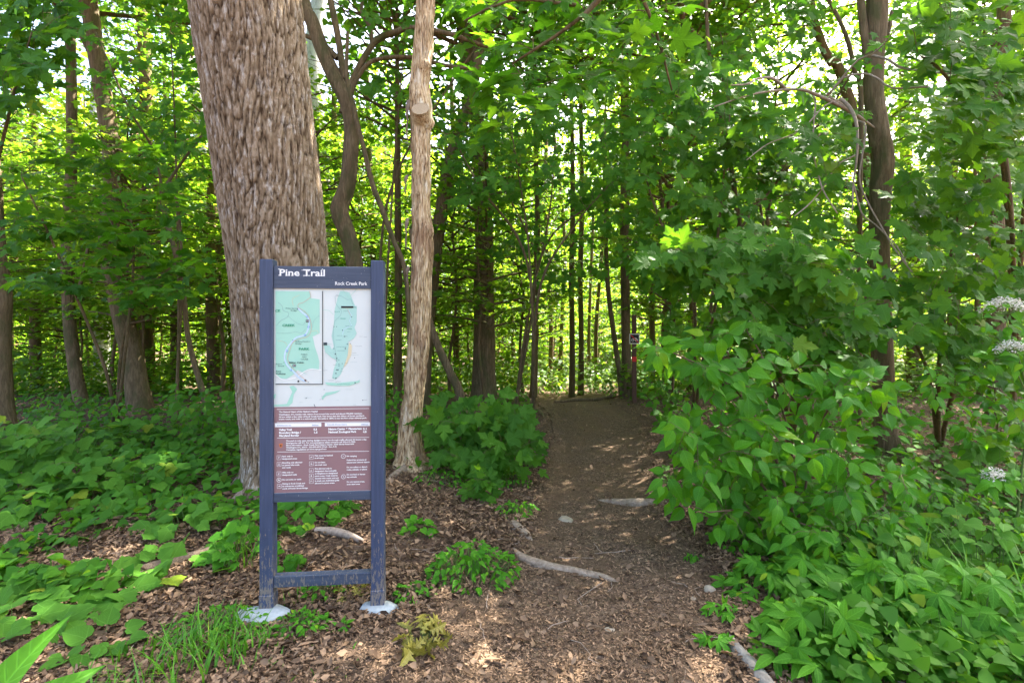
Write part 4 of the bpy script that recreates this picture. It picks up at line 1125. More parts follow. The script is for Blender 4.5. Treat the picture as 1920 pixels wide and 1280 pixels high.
def text(s, x, z, size, m, parent, y, bold=0.0, width=None, align='LEFT', name='lettering', sp=.95):
    cu = bpy.data.curves.new(name, 'FONT'); cu.body = s; cu.size = size; cu.offset = bold; cu.align_x = align; cu.resolution_u = 2
    cu.space_line = sp; cu.materials.append(M[m])
    o = bpy.data.objects.new(name, cu); COL.objects.link(o)
    o.rotation_euler = (R(90), 0, 0); o.location = (x, y, z); o.parent = parent
    if width:
        bpy.context.view_layer.update()
        w_ = o.dimensions[0]
        if w_ > 0: o.scale = (width / w_, 1, 1)
    TEXTS.append(o)
    return o
TEXTS = []
def tw(px0, px1, py): return S(px1, py)[0] - S(px0, py)[0]
def T1(s, px0, px1, pyb, size, m, parent, y, bold=0):
    x, z = S(px0, pyb); text(s, x, z, size, m, parent, y, bold, S(px1, pyb)[0] - x)
# header: serif "Pine Trail", sans "Rock Creek Park"
HYf = .0125
x0, zh = .112, 2.090
text('Pine Trail', x0, zh, .058, 'white', header, HYf, .0011, .272)
b_ = MB()
def serif(cx, z, w): b_.poly([(x0 + cx - w / 2, z), (x0 + cx + w / 2, z), (x0 + cx + w / 2, z + .0042), (x0 + cx - w / 2, z + .0042)], HYf - .0006, 0)
for cx, z, w in ((.006, zh, .017), (.000, zh + .0385, .010), (.0455, zh, .014), (.060, zh, .012), (.079, zh, .012), (.154, zh, .018), (.1385, zh + .033, .004), (.1695, zh + .033, .004),
                 (.180, zh, .013), (.178, zh + .0275, .007), (.246, zh, .014), (.264, zh, .014), (.2605, zh + .0395, .007)):
    serif(cx, z, w)
link('lettering_serif', b_.mesh('lettering_serif', M['white']), header)
text('Rock Creek Park', W_ - PW - .222, 2.035, .030, 'white', header, HYf, .0004, .196)
# map labels
for s, a, e, yb, sz, m_, bo in (('CREEK', 528.5, 551.5, 612, .020, 'mapletter', .0005), ('CK', 516, 525.5, 584.5, .020, 'mapletter', .0005), ('PARK', 558, 577.5, 656.5, .020, 'mapletter', .0005),
                                ('PUBLIC', 562, 574, 666, .011, 'mapink', 0), ('GOLF', 563.5, 572, 670.5, .011, 'mapink', 0), ('COURSE', 561.5, 575, 675, .011, 'mapink', 0),
                                ('Miller Cabin', 540, 567, 681.5, .013, 'mapink', .0003), ('Rolling Meadow', 552, 579, 641.5, .011, 'mapink', 0), ('Bridge', 552, 563, 645.5, .011, 'mapink', 0),
                                ('Riley Spring', 535, 557, 579, .011, 'mapink', 0), ('Bridge', 544, 555, 583, .011, 'mapink', 0), ('Fort', 516, 525, 698, .013, 'mapink', .0002), ('DeRussy', 516, 533.5, 702.5, .013, 'mapink', .0002),
                                ('Joyce', 516, 528, 683.5, .010, 'mapink', 0), ('Road', 520, 530, 687.5, .010, 'mapink', 0)):
    T1(s, a, e, yb, sz, m_, panel, L4 - .0012, bo)
T1('CREEK', 634, 645, 598, .009, 'mapletter', panel, L3); T1('ROCK', 624, 634, 585, .009, 'mapletter', panel, L3); T1('PARK', 648, 656, 617.5, .009, 'mapletter', panel, L3)
def T2(s, cx0, cx1, cyb, size, m='white', bold=.0005):
    x, z = C2(cx0, cyb); text(s, x, z, size, m, brown, L2 - .0005, bold, C2(cx1, cyb)[0] - x)
T2("The Natural Heart of the Nation's Capital", 305, 740, 150, .0125)
T2('Washington, DC, bustles with visitors from around the world and almost 700,000 residents.', 305, 1252, 180, .0115)
T2('All are within a few miles of Rock Creek Park. Few know that this ribbon of forest, parkland,', 305, 1275, 207, .0115)
T2('scenic roads, and trails is a national park. Set aside in 1890, it was the first urban national park.', 305, 1300, 233, .0115)
T2('Distance to', 285, 440, 304, .0125, 'faded'); T2('Miles', 675, 748, 302, .0125, 'faded'); T2('North from here', 848, 1070, 296, .0125, 'faded'); T2('Miles', 1238, 1312, 294, .0125, 'faded')
T2('Valley Trail', 305, 450, 358, .0165, bold=.0009); T2('0.3', 693, 732, 353, .0165, bold=.0009)
T2('Boundary Bridge /', 305, 550, 392, .0165, bold=.0009); T2('1.5', 693, 732, 388, .0165, bold=.0009); T2('Maryland Border', 305, 530, 426, .0165, bold=.0009)
T2('Nature Center & Planetarium', 860, 1240, 350, .0165, bold=.0009); T2('2.1', 1255, 1298, 347, .0165, bold=.0009)
T2('National Zoological Park', 860, 1180, 384, .0165, bold=.0009); T2('4.8', 1255, 1298, 381, .0165, bold=.0009)
for k, (s, e) in enumerate((('The park is only open during daylight hours, but through traffic allowed 24 hours a day.', 1300), ('Emergencies call 911. For non-emergency safety concerns call 202-619-7300.', 1170),
                            ('More information - Rock Creek Park Nature Center, 5200 Glover Road NW', 1155), ('Washington DC, 20015 - 202-895-6070 (Wed - Sun, 9-5)', 955), ('Complete regulations at www.nps.gov/rocr', 840))):
    T2(s, 382, e, 482 + k * 25.5, .0112)
for cx, cy, ln in ((335, 660, (('Park only in', 455), ('designated areas', 505))), (335, 733, (('Bicycling only allowed', 560), ('on paved bike trails', 530), ('and roads', 432))), (335, 845, (('Hike only on', 460), ('designated trails', 500))),
                   (335, 928, (('Do not swim or wade', 548),)), (335, 975, (('Fishing in Rock Creek and', 590), ('its tributaries prohibited', 578), ('north of Porter Street Bridge', 622))),
                   (702, 652, (('Pets must be leashed', 908), ('at all times', 808))), (702, 730, (('Do not litter,', 825), ('use trash cans', 838))),
                   (702, 802, (('Fire allowed only in', 895), ('designated charcoal grills', 950), ('or fireplaces in designated', 962), ('picnic areas. Coals must be', 962), ('doused with water and put', 975), ('in trash can. Individual grills', 980), ('allowed in picnic areas.', 930))),
                   (1066, 658, (('No camping', 1182),)), (1066, 703, (('Federal law protects all', 1292), ('natural and cultural objects', 1332))), (1066, 786, (('Do not collect or disturb', 1304), ('rocks, animals, or plants', 1300))),
                   (1066, 870, (('Do not feed or harass', 1278), ('any animals', 1182))), (1066, 954, (('Do not remove trees,', 1272), ('even dead ones', 1218)))):
    for k, (s, e) in enumerate(ln): T2(s, cx, e, cy + k * 28, .0112)
bpy.context.view_layer.update()
_dg = bpy.context.evaluated_depsgraph_get()
for o in TEXTS:                       # letters become plain flat meshes
    me = bpy.data.meshes.new_from_object(o.evaluated_get(_dg)); me.name = 'lettering'
    if not me.materials: me.materials.append(o.data.materials[0])
    n_ = o.name; o.name = 'old'; q_ = bpy.data.objects.new(n_, me); COL.objects.link(q_)
    q_.parent = o.parent; q_.location = o.location; q_.rotation_euler = o.rotation_euler; q_.scale = o.scale
    bpy.data.objects.remove(o)
for x_, y_, rx, ry, sd in ((-1.525, 2.92, .155, .11, 1), (-.835, 3.01, .115, .085, 2)):
    n = 22; vv = []
    for lv, (sc_, z_) in enumerate(((1.05, -.08), (1.0, .004), (.9, .022), (.5, .030))):
        for k in range(n):
            a = 2 * math.pi * k / n; w_ = 1 + .14 * math.sin(2 * a + sd) + .08 * math.sin(5 * a + sd)
            vv.append((rx * sc_ * w_ * math.cos(a), ry * sc_ * w_ * math.sin(a), z_))
    vv.append((0, 0, .031))
    ff = []
    for lv in range(3):
        for k in range(n): ff.append((lv * n + k, lv * n + (k + 1) % n, (lv + 1) * n + (k + 1) % n, (lv + 1) * n + k))
    for k in range(n): ff.append((3 * n + k, 3 * n + (k + 1) % n, 4 * n, 4 * n)[:3] + (4 * n,))
    me = bpy.data.meshes.new('footing'); me.from_pydata(vv, [], [tuple(dict.fromkeys(q)) for q in ff]); me.materials.append(M['concrete']); me.polygons.foreach_set('use_smooth', [True] * len(me.polygons))
    o = link('concrete_footing', me, None, (x_, y_, g1(x_, y_) + (.014 if x_ < -1.2 else .004)))
    tag(o, 'pale concrete footing under the left sign post' if x_ < -1.2 else 'small pale concrete footing under the right sign post', 'footing')

# small no-bicycles sign at the crest
Dn = 11.4; bx = P(1189, 755, Dn); gz0 = g1(bx[0], bx[1])
nb_ = thing('trail_marker', 'small square no-bicycles sign on a brown post beside the trail crest', 'sign', (bx[0], bx[1], gz0))
b_ = MB(); b_.box(-.05, .05, -.03, .03, -.2, P(0, 590, Dn)[2] - gz0, 0, .004); mp_ = link('post', b_.mesh('post', M['signpostbrown']), nb_)
zc = P(0, 635, Dn)[2] - gz0
b_ = MB(); b_.box(-.118, .118, -.040, -.032, zc - .118, zc + .118); pl = link('sign_plate', b_.mesh('sign_plate', M['white']), nb_)
b_ = MB(); b_.poly([(-.104, zc - .104), (.104, zc - .104), (.104, zc + .104), (-.104, zc + .104)], -.042, 0)
for dx in (-.045, .045): b_.line([(dx + .03 * math.cos(a), zc - .03 + .03 * math.sin(a)) for a in np.linspace(0, 6.283, 13)], .009, -.044, 1)
b_.line([(-.045, zc - .03), (-.012, zc + .02), (.035, zc + .02), (.045, zc - .03)], .009, -.045, 1); b_.line([(-.012, zc + .02), (.005, zc - .03), (.035, zc + .02)], .007, -.0455, 1)
b_.line([(-.09, zc + .09), (.09, zc - .09)], .022, -.047, 2); b_.poly([(-.104, zc + .03), (-.02, zc + .03), (-.02, zc + .10), (-.104, zc + .10)], -.0465, 2) if False else None
link('bicycle_symbol', b_.mesh('bicycle_symbol', [M['black'], M['white'], M['red']]), pl)
z2 = P(0, 673, Dn)[2] - gz0
b_ = MB(); b_.box(-.05, .05, -.036, -.031, z2 - .06, z2 + .06); link('trail_blaze', b_.mesh('trail_blaze', M['red']), nb_)

# ------------------------------------------------------------------ ground litter
def chips(name, n, xy, length, width, mk, curl=.3, lift=.02, leafy=False):
    x, y = xy
    z = gh(x, y) + .012 + uni(0, lift, len(x))
    n = len(x)
    nr = np.column_stack([RNG.normal(0, curl, n), RNG.normal(0, curl, n), np.ones(n)])
    a = uni(0, 6.283, n); dr = np.column_stack([np.cos(a), np.sin(a), RNG.normal(0, .15, n)])
    Fm = frames(nr, dr)
    L_ = length * np.exp(RNG.normal(0, .35, n)); W2 = width * np.exp(RNG.normal(0, .35, n))
    if leafy:
        T = np.array([(0, -.5, .0), (.4, -.15, .16), (.5, .2, .2), (0, .5, .05), (-.5, .15, .22), (-.35, -.2, .14), (0, .0, -.05)])
        f = np.array([(6, 0, 1), (6, 1, 2), (6, 2, 3), (6, 3, 4), (6, 4, 5), (6, 5, 0)])
    else:
        T = np.array([(-.5, -.5, 0), (.5, -.42, .1), (.35, .5, 0), (-.4, .45, .15)])
        f = np.array([(0, 1, 2), (0, 2, 3)])
    tv = np.broadcast_to(T, (n, *T.shape)) * np.stack([W2, L_, np.minimum(W2, L_) * uni(.3, 1.6, n)], 1)[:, None, :]
    tv = tv + (RNG.normal(0, .10, tv.shape) * np.minimum(W2, L_)[:, None, None])
    v = np.einsum('nij,nkj->nki', Fm, tv) + np.column_stack([x, y, z])[:, None]
    me = mesh_np(name, v.reshape(-1, 3), (f[None] + (np.arange(n) * len(T))[:, None, None]).reshape(-1, 3), M[mk], smooth=False)
    return me
def off_footings(x, y):
    return (((x + 1.525) / .17) ** 2 + ((y - 2.93) / .12) ** 2 > 1) & (((x + .835) / .13) ** 2 + ((y - 3.02) / .095) ** 2 > 1)
def persp_xy(n, y0, y1, half, test, p=2.0):
    """ground points, denser near the camera"""
    u = uni(0, 1, n); y = 1 / (1 / y0 + (1 / y1 - 1 / y0) * u ** (1 / 1.0)); x = uni(-1, 1, n) * half * y
    m_ = test(x, y) & off_footings(x, y); return x[m_], y[m_]
dn_ = lambda x, y: in_path(x, y)
x, y = persp_xy(135000, 2.1, 12, 1.15, lambda x, y: (dn_(x, y) > -.1))
mulch = link('mulch', chips('mulch', 0, (x, y), .020, .0055, 'mulch', .35, .008)); tag(mulch, 'brown shredded mulch covering the trail', kind='stuff')
x, y = persp_xy(130000, 2.1, 14, 1.15, lambda x, y: (dn_(x, y) < .12) & (noise2(x, y, 1.3, 3) > .25))
lit = link('leaf_litter', chips('leaf_litter', 0, (x, y), .034, .011, 'litter', .45, .025, False)); tag(lit, 'brown dead leaf litter on the banks', kind='stuff')
x, y = persp_xy(30000, 2.1, 12, 1.15, lambda x, y: (dn_(x, y) < .0) | (RNG.random(len(x)) < .10))
dl = link('fallen_leaves', chips('fallen_leaves', 0, (x, y), .045, .026, 'litter', .45, .03, True)); tag(dl, 'curled brown fallen leaves', kind='stuff')
tb = TB()
for _ in range(330):
    y = 1 / (1 / 2.2 + (1 / 11 - 1 / 2.2) * uni(0, 1)); x = uni(-1.1, 1.1) * y
    if in_path(x, y) > .1 and uni(0, 1) < .75: continue
    L_ = uni(.06, .34); a = uni(0, 6.28); q = np.linspace(-.5, .5, 5)
    xx = x + q * L_ * math.cos(a) + RNG.normal(0, .06 * L_, 5); yy = y + q * L_ * math.sin(a) + RNG.normal(0, .06 * L_, 5)
    tb.tube(np.column_stack([xx, yy, gh(xx, yy) + .022 + uni(0, .015)]), np.linspace(1, .5, 5) * uni(.0012, .0035), 5)
o = link('fallen_twigs', tb.mesh('fallen_twigs', M['twig'])); tag(o, 'thin dry twigs scattered over the leaf litter', kind='stuff')

# ------------------------------------------------------------------ roots, logs, stones
def ground_line(name, label, cat, pts, m, lump=.25, seg=16, lift=0.3, step=.05):
    """pts: (px, py, width px) of things lying on the ground"""
    w, r = [], []
    for px, py, wd in pts:
        D = HC * F / (py - HY); q = P(px, py, D); rr = wd / 2 * D / F; z = g1(q[0], q[1]); w.append((q[0], D, z + rr * lift)); r.append(rr)
    w = np.array(w); base = w[0].copy()
    t = tag(link(name, None if False else (lambda tb: (tb.tube(w, r, seg, step=step, lump=lump, seed=len(label)), tb.mesh(name, M[m], base))[1])(TB()), None, tuple(base)), label, cat)
    return t
m_root = bark_mat('root_bark', (.09, .065, .045), (.22, .165, .12), (.38, .31, .24), 26, 1.0, .8, .014)
M['root'] = m_root
M['greylog'] = bark_mat('weathered_log', (.09, .08, .065), (.20, .18, .155), (.31, .29, .26), 24, 1, .6, .012)
M['rotten'] = bark_mat('rotten_wood', (.05, .035, .022), (.14, .10, .07), (.24, .18, .13), 30, 1, .8, .02)
ground_line('tree_root', 'long pale surface root crossing the trail in front', 'root', [(962, 1030, 8), (980, 1044, 20), (1020, 1055, 22), (1070, 1066, 20), (1110, 1074, 18), (1140, 1082, 14), (1165, 1092, 5)], 'root', lift=.1)
ground_line('tree_root', 'flat pale root hump at the right edge of the trail under the shrub', 'root', [(1120, 930, 5), (1150, 934, 18), (1185, 937, 24), (1215, 942, 22), (1260, 948, 12)], 'root', lift=.0)
ground_line('tree_root', 'worn grey root knuckle at the left edge of the trail', 'root', [(955, 975, 8), (968, 990, 22), (985, 1004, 20), (1000, 1018, 6)], 'root', lift=-.1)
ground_line('log', 'short pale stick log lying behind the sign between its posts', 'log', [(592, 1006, 12), (620, 1008, 15), (650, 1012, 14), (678, 1022, 10)], 'twig', lift=.9)
ground_line('log', 'long rotten log half buried in litter left of the sign', 'log', [(180, 1098, 10), (240, 1082, 20), (300, 1068, 26), (370, 1050, 26), (430, 1034, 22), (470, 1026, 14)], 'rotten', lift=.2, lump=.5)
ground_line('log', 'smooth grey log edge poking out at the bottom right of the trail', 'log', [(1368, 1212, 20), (1385, 1236, 26), (1410, 1262, 30), (1440, 1300, 34), (1470, 1340, 34)], 'greylog', lift=.2, lump=.1)
ground_line('log', 'dark decayed stick lying in the lower left litter', 'log', [(160, 1270, 12), (200, 1225, 14), (260, 1195, 13), (320, 1172, 11), (350, 1160, 8)], 'rotten', lift=.5)
ground_line('fallen_branch', 'dark fallen branch lying across the crest of the trail', 'branch', [(1040, 752, 4), (1080, 749, 6), (1120, 748, 7), (1150, 743, 8), (1180, 736, 7)], 'bark', lift=1.2)
ground_line('fallen_branch', 'pale fallen branch lying behind the dead trunk', 'branch', [(700, 722, 5), (730, 724, 7), (760, 725, 7), (800, 728, 6), (850, 735, 4)], 'twig', lift=2.2)
ground_line('tree_root', 'dark gnarled stump root left of the trail beyond the maple sapling', 'root', [(975, 765, 6), (995, 768, 12), (1012, 776, 10), (1020, 784, 4)], 'bark', lift=.3)
ground_line('tree_root', 'grey root running from the dead trunk towards the sign', 'root', [(770, 890, 22), (755, 900, 16), (735, 912, 12), (715, 930, 8)], 'root', lift=.1)
ground_line('tree_root', 'weathered root at the foot of the massive trunk', 'root', [(470, 935, 40), (450, 948, 26), (430, 958, 14), (415, 966, 6)], 'tulip' if False else 'root', lift=.1)
def stone(label, px, py, w, h, seed):
    D = HC * F / (py - HY); q = P(px, py, D); rx = w / 2 * D / F
    rs_ = np.random.default_rng(seed); n, m_ = 12, 7; vv = []
    for a in np.linspace(-.5, math.pi / 2, m_):
        for b2 in np.arange(n) * 2 * math.pi / n:
            vv.append((math.cos(a) * math.cos(b2), math.cos(a) * math.sin(b2) * .8, math.sin(a) * h))
    vv = np.array(vv); vv = vv * (1 + .45 * (noise3(vv * 1.6 + seed * 3.1) - .5))[:, None] * rx
    ff = [(i_ * n + k, i_ * n + (k + 1) % n, (i_ + 1) * n + (k + 1) % n, (i_ + 1) * n + k) for i_ in range(m_ - 1) for k in range(n)]
    o = link('stone', mesh_np('stone', vv, np.array(ff), M['stone'], smooth=False), None, (q[0], q[1], g1(q[0], q[1]) + .005)); o.rotation_euler = (0, 0, seed)
    tag(o, label, 'stone')
stone('tan flat stone on the right side of the trail', 1331, 1112, 26, .7, 1)
stone('low stone bump in the trail below the root hump', 1062, 968, 34, .35, 2)
stone('small pale stone lying in the middle foreground of the trail', 1144, 1178, 22, .4, 3)
stone('small round stone beside the tan flat stone', 1300, 1130, 14, .5, 4)

# ------------------------------------------------------------------ foreground foliage
def plant(name, label, cat, stems, tips, kind, mk, leaf_len, per, bias, spread=.9, twig=.0025, woodm='stembrown', last=.3, droop=.3, jitter=.35, limit=300, stuffkind=None, group=None, petiole=.3, woodname='stem'):
    tb, pos, nr, dr, sz = grow(stems, tips, twig, leaf_len, per, bias, spread, last, droop, jitter, petiole)
    b0 = np.array(stems[0][0][0]); base = np.array([b0[0], b0[1], g1(b0[0], b0[1])]) if stems[0][0][0][2] < 1 else b0
    t = thing(name, label, cat, base, group=group)
    link(woodname, tb.mesh(woodname, M[woodm], base), t)
    put_leaves(t, kind, mk, pos, nr, dr, sz, base, limit, stuffkind)
    return t
def gp(px, py):
    D = HC * F / (py - HY); q = P(px, py, D); return np.array([q[0], D, g1(q[0], D) - .03])
def stem_to(b, *pp, r0=.012, r1=.005):
    pts = [b] + [P(*p) for p in pp]; return (pts, list(np.linspace(r0, r1, len(pts))))

# broad-leaved shrub right of the trail
b0 = gp(1500, 1010)
sh = [stem_to(b0, (1450, 850, 4.0), (1370, 720, 3.8), (1260, 660, 3.7), r0=.016), stem_to(b0, (1480, 820, 4.1), (1440, 690, 4.0), (1400, 620, 4.0)), stem_to(b0, (1420, 900, 3.8), (1330, 860, 3.6), (1260, 880, 3.5)),
      stem_to(b0, (1520, 850, 4.0), (1560, 760, 3.8), (1640, 740, 3.6)), stem_to(b0, (1400, 960, 3.7), (1330, 960, 3.5)), stem_to(b0, (1540, 930, 3.8), (1600, 880, 3.6))]
tips = np.vstack([region_points([(1180, 700), (1230, 640), (1290, 600), (1330, 560), (1400, 640), (1470, 650), (1560, 690), (1640, 700), (1760, 760), (1720, 800), (1660, 850), (1640, 930), (1560, 1000), (1450, 1040), (1340, 1010), (1280, 960), (1230, 930), (1260, 870), (1250, 800), (1220, 760), (1240, 720)], 185, 3.2, 4.6, 3)])
plant('broadleaf_shrub', 'large bright green shrub of drooping oval leaves right of the trail', 'shrub', sh, tips, 'ovate', 'ovate', .145, 6, (-.15, -.75, .6), .9, .003, last=.34, droop=.55, jitter=.38, limit=300)
# second flush: low part
b1 = gp(1620, 1030)
plant('broadleaf_shrub', 'low part-shaded oval-leaved shrub behind the creeper at the right', 'shrub', [stem_to(b1, (1600, 960, 3.6), (1640, 900, 3.6)), stem_to(b1, (1560, 1000, 3.5), (1500, 980, 3.4))],
      region_points([(1420, 930), (1560, 900), (1680, 860), (1800, 900), (1760, 990), (1600, 1040), (1460, 1050), (1400, 1000)], 60, 3.1, 4.0, 9), 'ovate', 'ovate', .115, 6, (-.1, -.6, .7), .9, .003, last=.3, droop=.5)
# maple sapling left of the trail
b2 = gp(905, 868)
plant('maple_sapling', 'bushy dark green maple sapling between the dead trunk and the trail', 'sapling', [stem_to(b2, (900, 820, 5.9), (890, 770, 5.9)), stem_to(b2, (930, 840, 5.8), (970, 820, 5.7)), stem_to(b2, (870, 830, 5.9), (840, 780, 5.9))],
      region_points([(790, 770), (820, 745), (880, 735), (950, 745), (985, 780), (1010, 830), (1020, 870), (990, 890), (950, 885), (880, 875), (830, 850), (795, 810)], 62, 5.2, 6.3, 4), 'maple', 'maple', .205, 4, (.05, -.8, .6), 1.0, .003, last=.25, droop=.4, jitter=.3, limit=280)
b2 = gp(895, 935)
plant('maple_sapling', 'tiny maple seedling in front of the bushy sapling', 'sapling', [stem_to(b2, (893, 910, 5.0), (890, 890, 5.0), r0=.006)],
      region_points([(865, 890), (900, 870), (930, 895), (925, 930), (880, 935)], 9, 4.8, 5.1, 5), 'maple', 'maple', .13, 4, (0, -.6, .75), 1.0, .0025, last=.15, droop=.3)
# big maple mass right of centre
b3 = gp(1500, 850)
def maple_mass(label, basepx, stems, poly, n, D0, D1, seed, leaf=.17, per=5, limit=300, clump=0.0, bias=(0, -.85, .55), name='maple_sapling', cat='sapling', mk='maple'):
    b_0 = gp(*basepx)
    st = [stem_to(b_0, *s, r0=.03, r1=.008) for s in stems]
    plant(name, label, cat, st, region_points(poly, n, D0, D1, seed, clump), 'maple', mk, leaf, per, bias, 1.0, .0035, 'bark', last=.42, droop=.35, jitter=.38, limit=limit, stuffkind='mapleS')
maple_mass('wide leafy maple sapling above the oval-leaved shrub', (1480, 850), [[(1490, 700, 5.2), (1500, 560, 4.9), (1480, 480, 4.8)], [(1520, 700, 5.2), (1620, 560, 5.0), (1700, 480, 4.9)], [(1460, 700, 5.3), (1380, 560, 5.1), (1260, 500, 5.0)]],
           [(1200, 470), (1300, 440), (1420, 430), (1560, 440), (1640, 470), (1690, 560), (1690, 650), (1640, 700), (1530, 690), (1430, 640), (1340, 560), (1230, 530)], 190, 3.8, 5.3, 11)
maple_mass('shaded maple sapling filling the right side at eye level', (1760, 860), [[(1760, 700, 5.4), (1780, 500, 5.2), (1800, 380, 5.1)], [(1800, 700, 5.4), (1880, 600, 5.0), (1960, 520, 5.0)], [(1740, 700, 5.4), (1690, 600, 5.2)]],
           [(1660, 330), (1760, 330), (1920, 340), (2000, 400), (2000, 760), (1900, 720), (1780, 700), (1700, 620), (1670, 470)], 170, 4.3, 6.2, 12)
maple_mass('maple sapling with leafy boughs reaching across above the trail right side', (1300, 790), [[(1330, 600, 6.6), (1350, 400, 6.3), (1370, 200, 6.0)], [(1300, 550, 6.6), (1240, 420, 6.4), (1200, 300, 6.3)], [(1360, 500, 6.5), (1450, 350, 6.2), (1540, 250, 6)]],
           [(1190, 120), (1280, 60), (1420, 120), (1560, 180), (1620, 260), (1620, 420), (1480, 440), (1300, 440), (1200, 400), (1180, 300)], 190, 4.8, 7.4, 13, clump=.3)
maple_mass('tall maple sapling with high boughs at the upper right corner', (1900, 800), [[(1900, 500, 5.2), (1880, 250, 4.8), (1850, 120, 4.6)], [(1920, 400, 5.2), (1960, 200, 4.6), (1980, 60, 4.4)], [(1880, 300, 5.0), (1780, 150, 4.6), (1720, 100, 4.5)]],
           [(1650, 60), (1740, -40), (1960, -60), (2020, 100), (2000, 320), (1860, 330), (1740, 300), (1680, 200)], 125, 3.6, 5.4, 14)
maple_mass('shadowy maple sapling left of the massive trunk with dark leaf layers', (215, 830), [[(230, 700, 7.0), (250, 450, 6.6), (200, 300, 6.4)], [(200, 700, 7.0), (110, 480, 6.6), (40, 330, 6.4)], [(240, 600, 7.0), (340, 480, 6.6)]],
           [(0, 320), (90, 250), (200, 240), (330, 310), (420, 380), (400, 560), (300, 590), (150, 560), (0, 520)], 170, 5.4, 7.8, 15, clump=.36, bias=(0, -.25, .95))
maple_mass('leafy maple sapling at the upper left corner of the photo', (-60, 860), [[(-40, 500, 6.0), (20, 200, 5.6), (60, 60, 5.4)], [(-60, 400, 6), (-20, 120, 5.4), (0, -20, 5.3)]],
           [(-60, -60), (130, -40), (160, 90), (90, 190), (-60, 240)], 100, 4.6, 6.2, 16, clump=.2)
maple_mass('maple sapling behind the dead trunk with boughs above the trail left side', (1000, 800), [[(1000, 650, 8.0), (990, 450, 7.8), (960, 250, 7.5)], [(1010, 550, 8), (1080, 420, 7.8), (1140, 350, 7.6)], [(990, 500, 8), (900, 350, 7.6), (850, 260, 7.4)]],
           [(820, 120), (1000, 150), (1160, 200), (1200, 330), (1180, 470), (1080, 420), (960, 380), (840, 420)], 110, 6.6, 9, 17, clump=.42, leaf=.15)
maple_mass('maple sapling spreading a high leafy curtain across the upper middle right', (1450, 780), [[(1440, 500, 8.0), (1400, 250, 7.6), (1350, 60, 7.2)], [(1440, 400, 8.0), (1560, 200, 7.4), (1640, 60, 7)], [(1430, 350, 8), (1280, 150, 7.4), (1180, 0, 7)]],
           [(1080, -60), (1700, -60), (1780, 100), (1720, 300), (1640, 420), (1500, 380), (1300, 330), (1160, 260), (1060, 120)], 290, 5.6, 8.6, 18, clump=.08, leaf=.15)
maple_mass('maple sapling in full leaf right of the trail crest', (1260, 770), [[(1262, 650, 8.4), (1270, 500, 8.2), (1280, 380, 8)], [(1262, 600, 8.4), (1220, 540, 8.2), (1190, 480, 8)]],
           [(1180, 400), (1320, 380), (1420, 480), (1400, 620), (1260, 640), (1210, 580), (1130, 500)], 100, 6.4, 9, 19, clump=.2, leaf=.14)
maple_mass('maple sapling filling the gap between the right-hand maple and the right edge', (1960, 800), [[(1900, 600, 7.0), (1860, 400, 6.6), (1830, 200, 6.4)], [(1920, 500, 7.0), (1960, 300, 6.4)]],
           [(1700, 150), (1960, 140), (2020, 350), (1980, 560), (1800, 560), (1700, 420)], 160, 5.6, 8, 20, clump=.25, leaf=.15)
maple_mass('maple sapling with thin leaf layers spread above the trail centre', (965, 776), [[(985, 620, 9.6), (1030, 400, 9.4), (1040, 250, 9.2)], [(1005, 520, 9.6), (980, 420, 9.3), (930, 330, 9.1)], [(1015, 480, 9.6), (1110, 380, 9.3), (1180, 300, 9)]],
           [(830, 230), (1200, 200), (1220, 420), (1150, 520), (1080, 560), (960, 500), (850, 440)], 150, 8.2, 11, 23, clump=.38, leaf=.14)
maple_mass('maple sapling reaching over the crooked tree at the top centre', (720, 785), [[(722, 600, 8.6), (740, 300, 8.2), (760, 60, 7.8)], [(722, 400, 8.6), (850, 150, 8), (960, 20, 7.8)]],
           [(600, -60), (1080, -60), (1060, 130), (960, 220), (840, 260), (700, 200), (620, 100)], 130, 6.8, 9.2, 24, clump=.35, leaf=.14)
maple_mass('maple sapling closing the gap left of the massive trunk top', (330, 800), [[(335, 600, 8.6), (330, 300, 8.2), (320, 60, 7.8)], [(335, 400, 8.6), (240, 200, 8), (180, 60, 7.8)]],
           [(100, -60), (370, -60), (390, 200), (400, 420), (300, 380), (220, 240), (120, 140)], 130, 6.8, 9.2, 25, clump=.38, leaf=.14)
# overhanging bough at the top centre: hangs in from a tree behind the camera's right shoulder
ob = [([np.array([1.9, 1.2, 4.3]), P(1180, -60, 2.7), P(1080, 40, 2.8), P(960, 120, 2.9)], [.03, .02, .012, .006]), ([P(1180, -60, 2.7), P(1230, 60, 2.9), P(1260, 170, 3.1)], [.012, .009, .005]), ([P(1080, 10, 2.8), P(960, 0, 2.8), P(870, 40, 2.9)], [.012, .009, .005])]
plant('overhanging_bough', 'dark maple bough hanging down into the top centre of the picture', 'branch', ob,
      region_points([(860, -60), (1290, -60), (1270, 120), (1180, 150), (1120, 230), (1020, 210), (960, 260), (880, 280), (860, 180), (850, 60)], 52, 2.5, 3.5, 21), 'maple', 'maple', .15, 5, (0, -.45, .85), 1.0, .0028, 'bark', last=.3, droop=.35, jitter=.35, limit=300, woodname='bough')
ob = [([P(1650, 200, 6.35), P(1585, 240, 5.6), P(1560, 190, 5.2), P(1500, 180, 5.0), P(1440, 175, 4.9), P(1400, 185, 4.8)], [.04, .03, .022, .016, .010, .004])]

